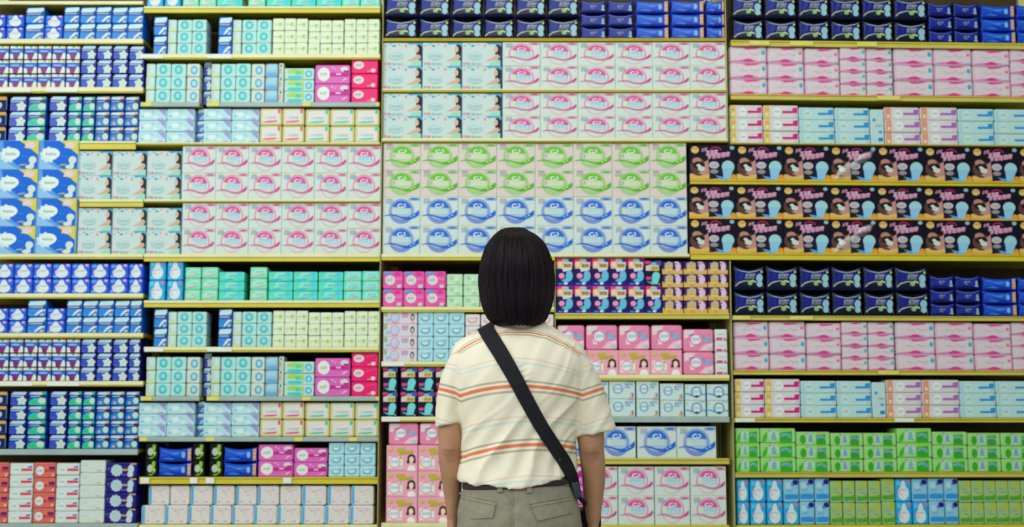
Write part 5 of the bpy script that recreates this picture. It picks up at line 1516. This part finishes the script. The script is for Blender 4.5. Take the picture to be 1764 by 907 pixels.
# taper of the underside towards the nape
c_end = man(891, 556, MAN_Y - .02)
rows.append([c_end + (p - c_end) * 0.8 + Vector((0, 0, .004)) for p in rows[-1]])
add_loft(vs, fs, rows)
hair_me = mesh_from('hair', vs, fs, None, True)
hair = wear('hair', hair_me, M_HAIR)
vs, fs = [], []
for k in range(760):
    a = R.uniform(0, 2 * math.pi)
    if math.sin(a) > 0.55:                         # no strands over the face
        continue
    j0, j1 = R.randint(1, 26), len(rows) - 2
    j1 = min(j1, max(j0 + 14, int(R.gauss(len(rows) - 3, 5))))
    drift, lift0 = R.uniform(-0.10, 0.10), R.uniform(0.0002, 0.0016)
    pts = []
    for j in range(j0, j1 + 1, 3):
        t = (j - j0) / max(1, j1 - j0)
        f = (a + drift * t) / (2 * math.pi) * NSEG
        i = int(f) % NSEG
        fr_ = f - math.floor(f)
        p = rows[j][i].lerp(rows[j][(i + 1) % NSEG], fr_)
        c = man(890, hair_rings[min(j, len(hair_rings) - 1)][0], MAN_Y - .01)
        d = p - c
        d.z = 0.3 * d.length if j < 12 else 0
        pts.append(p + d.normalized() * lift0)
    if len(pts) < 3:
        continue
    add_tube(vs, fs, pts, [0.0007] + [0.0010] * (len(pts) - 2) + [0.0004], 4)
strands = wear('hair_strands', mesh_from('hair_strands', vs, fs, None, True), M_HAIR, hair)
tag(strands, kind='stuff')

# ------------------------------------------------------------------ shoulder bag
bag = bpy.data.objects.new('shoulder_bag', None)
COL.objects.link(bag)
bc = man(1012, 905, MAN_Y + .215)
bag.location = (bc.x, bc.y, bc.z - 0.09)
tag(bag, 'black shoulder bag with wide strap worn diagonally across the striped shirt', 'bag')
bi = Matrix.Translation(-bag.location)


def bag_part(name, me, mat):
    me.materials.clear()
    me.materials.append(mat)
    return link(name, me, bag)


strap_me.transform(bi)
bag_part('strap', strap_me, M_STRAP)
bag_part('bag_body', box_data(-.030, .030, -.075, .085, -.02, .13, .012), M_STRAP)
bag_part('bag_flap', box_data(-.034, .034, -.078, .088, .085, .138, .010), M_STRAP)
M_BUCKLE = mottled('buckle_plastic', lin('#24303c'), lin('#303c4a'), 30, 0.35, 0.5, 0.0)
bk = project(992, 842, both, 0.020)
bme = box_data(-.010, .010, -.004, .004, -.020, .020, .002)
bme.transform(bi @ Matrix.Translation(Vector((bk.x, MAN_Y - .060, bk.z))) @ Matrix.Rotation(math.radians(-14), 4, 'Y'))
bag_part('buckle', bme, M_BUCKLE)
# short lower strap from the buckle forward to the bag
vs, fs = [], []
p0 = Vector((bk.x + .004, MAN_Y - .058, bk.z - .016))
p1 = Vector((bc.x - .012, bc.y - .06, bc.z + .045))
add_tube(vs, fs, [p0, p0.lerp(p1, .5) + Vector((.010, -.01, 0)), p1], [.006, .006, .006], 8)
lme = mesh_from('lower_strap', vs, fs, None, True)
lme.transform(bi)
bag_part('lower_strap', lme, M_STRAP)
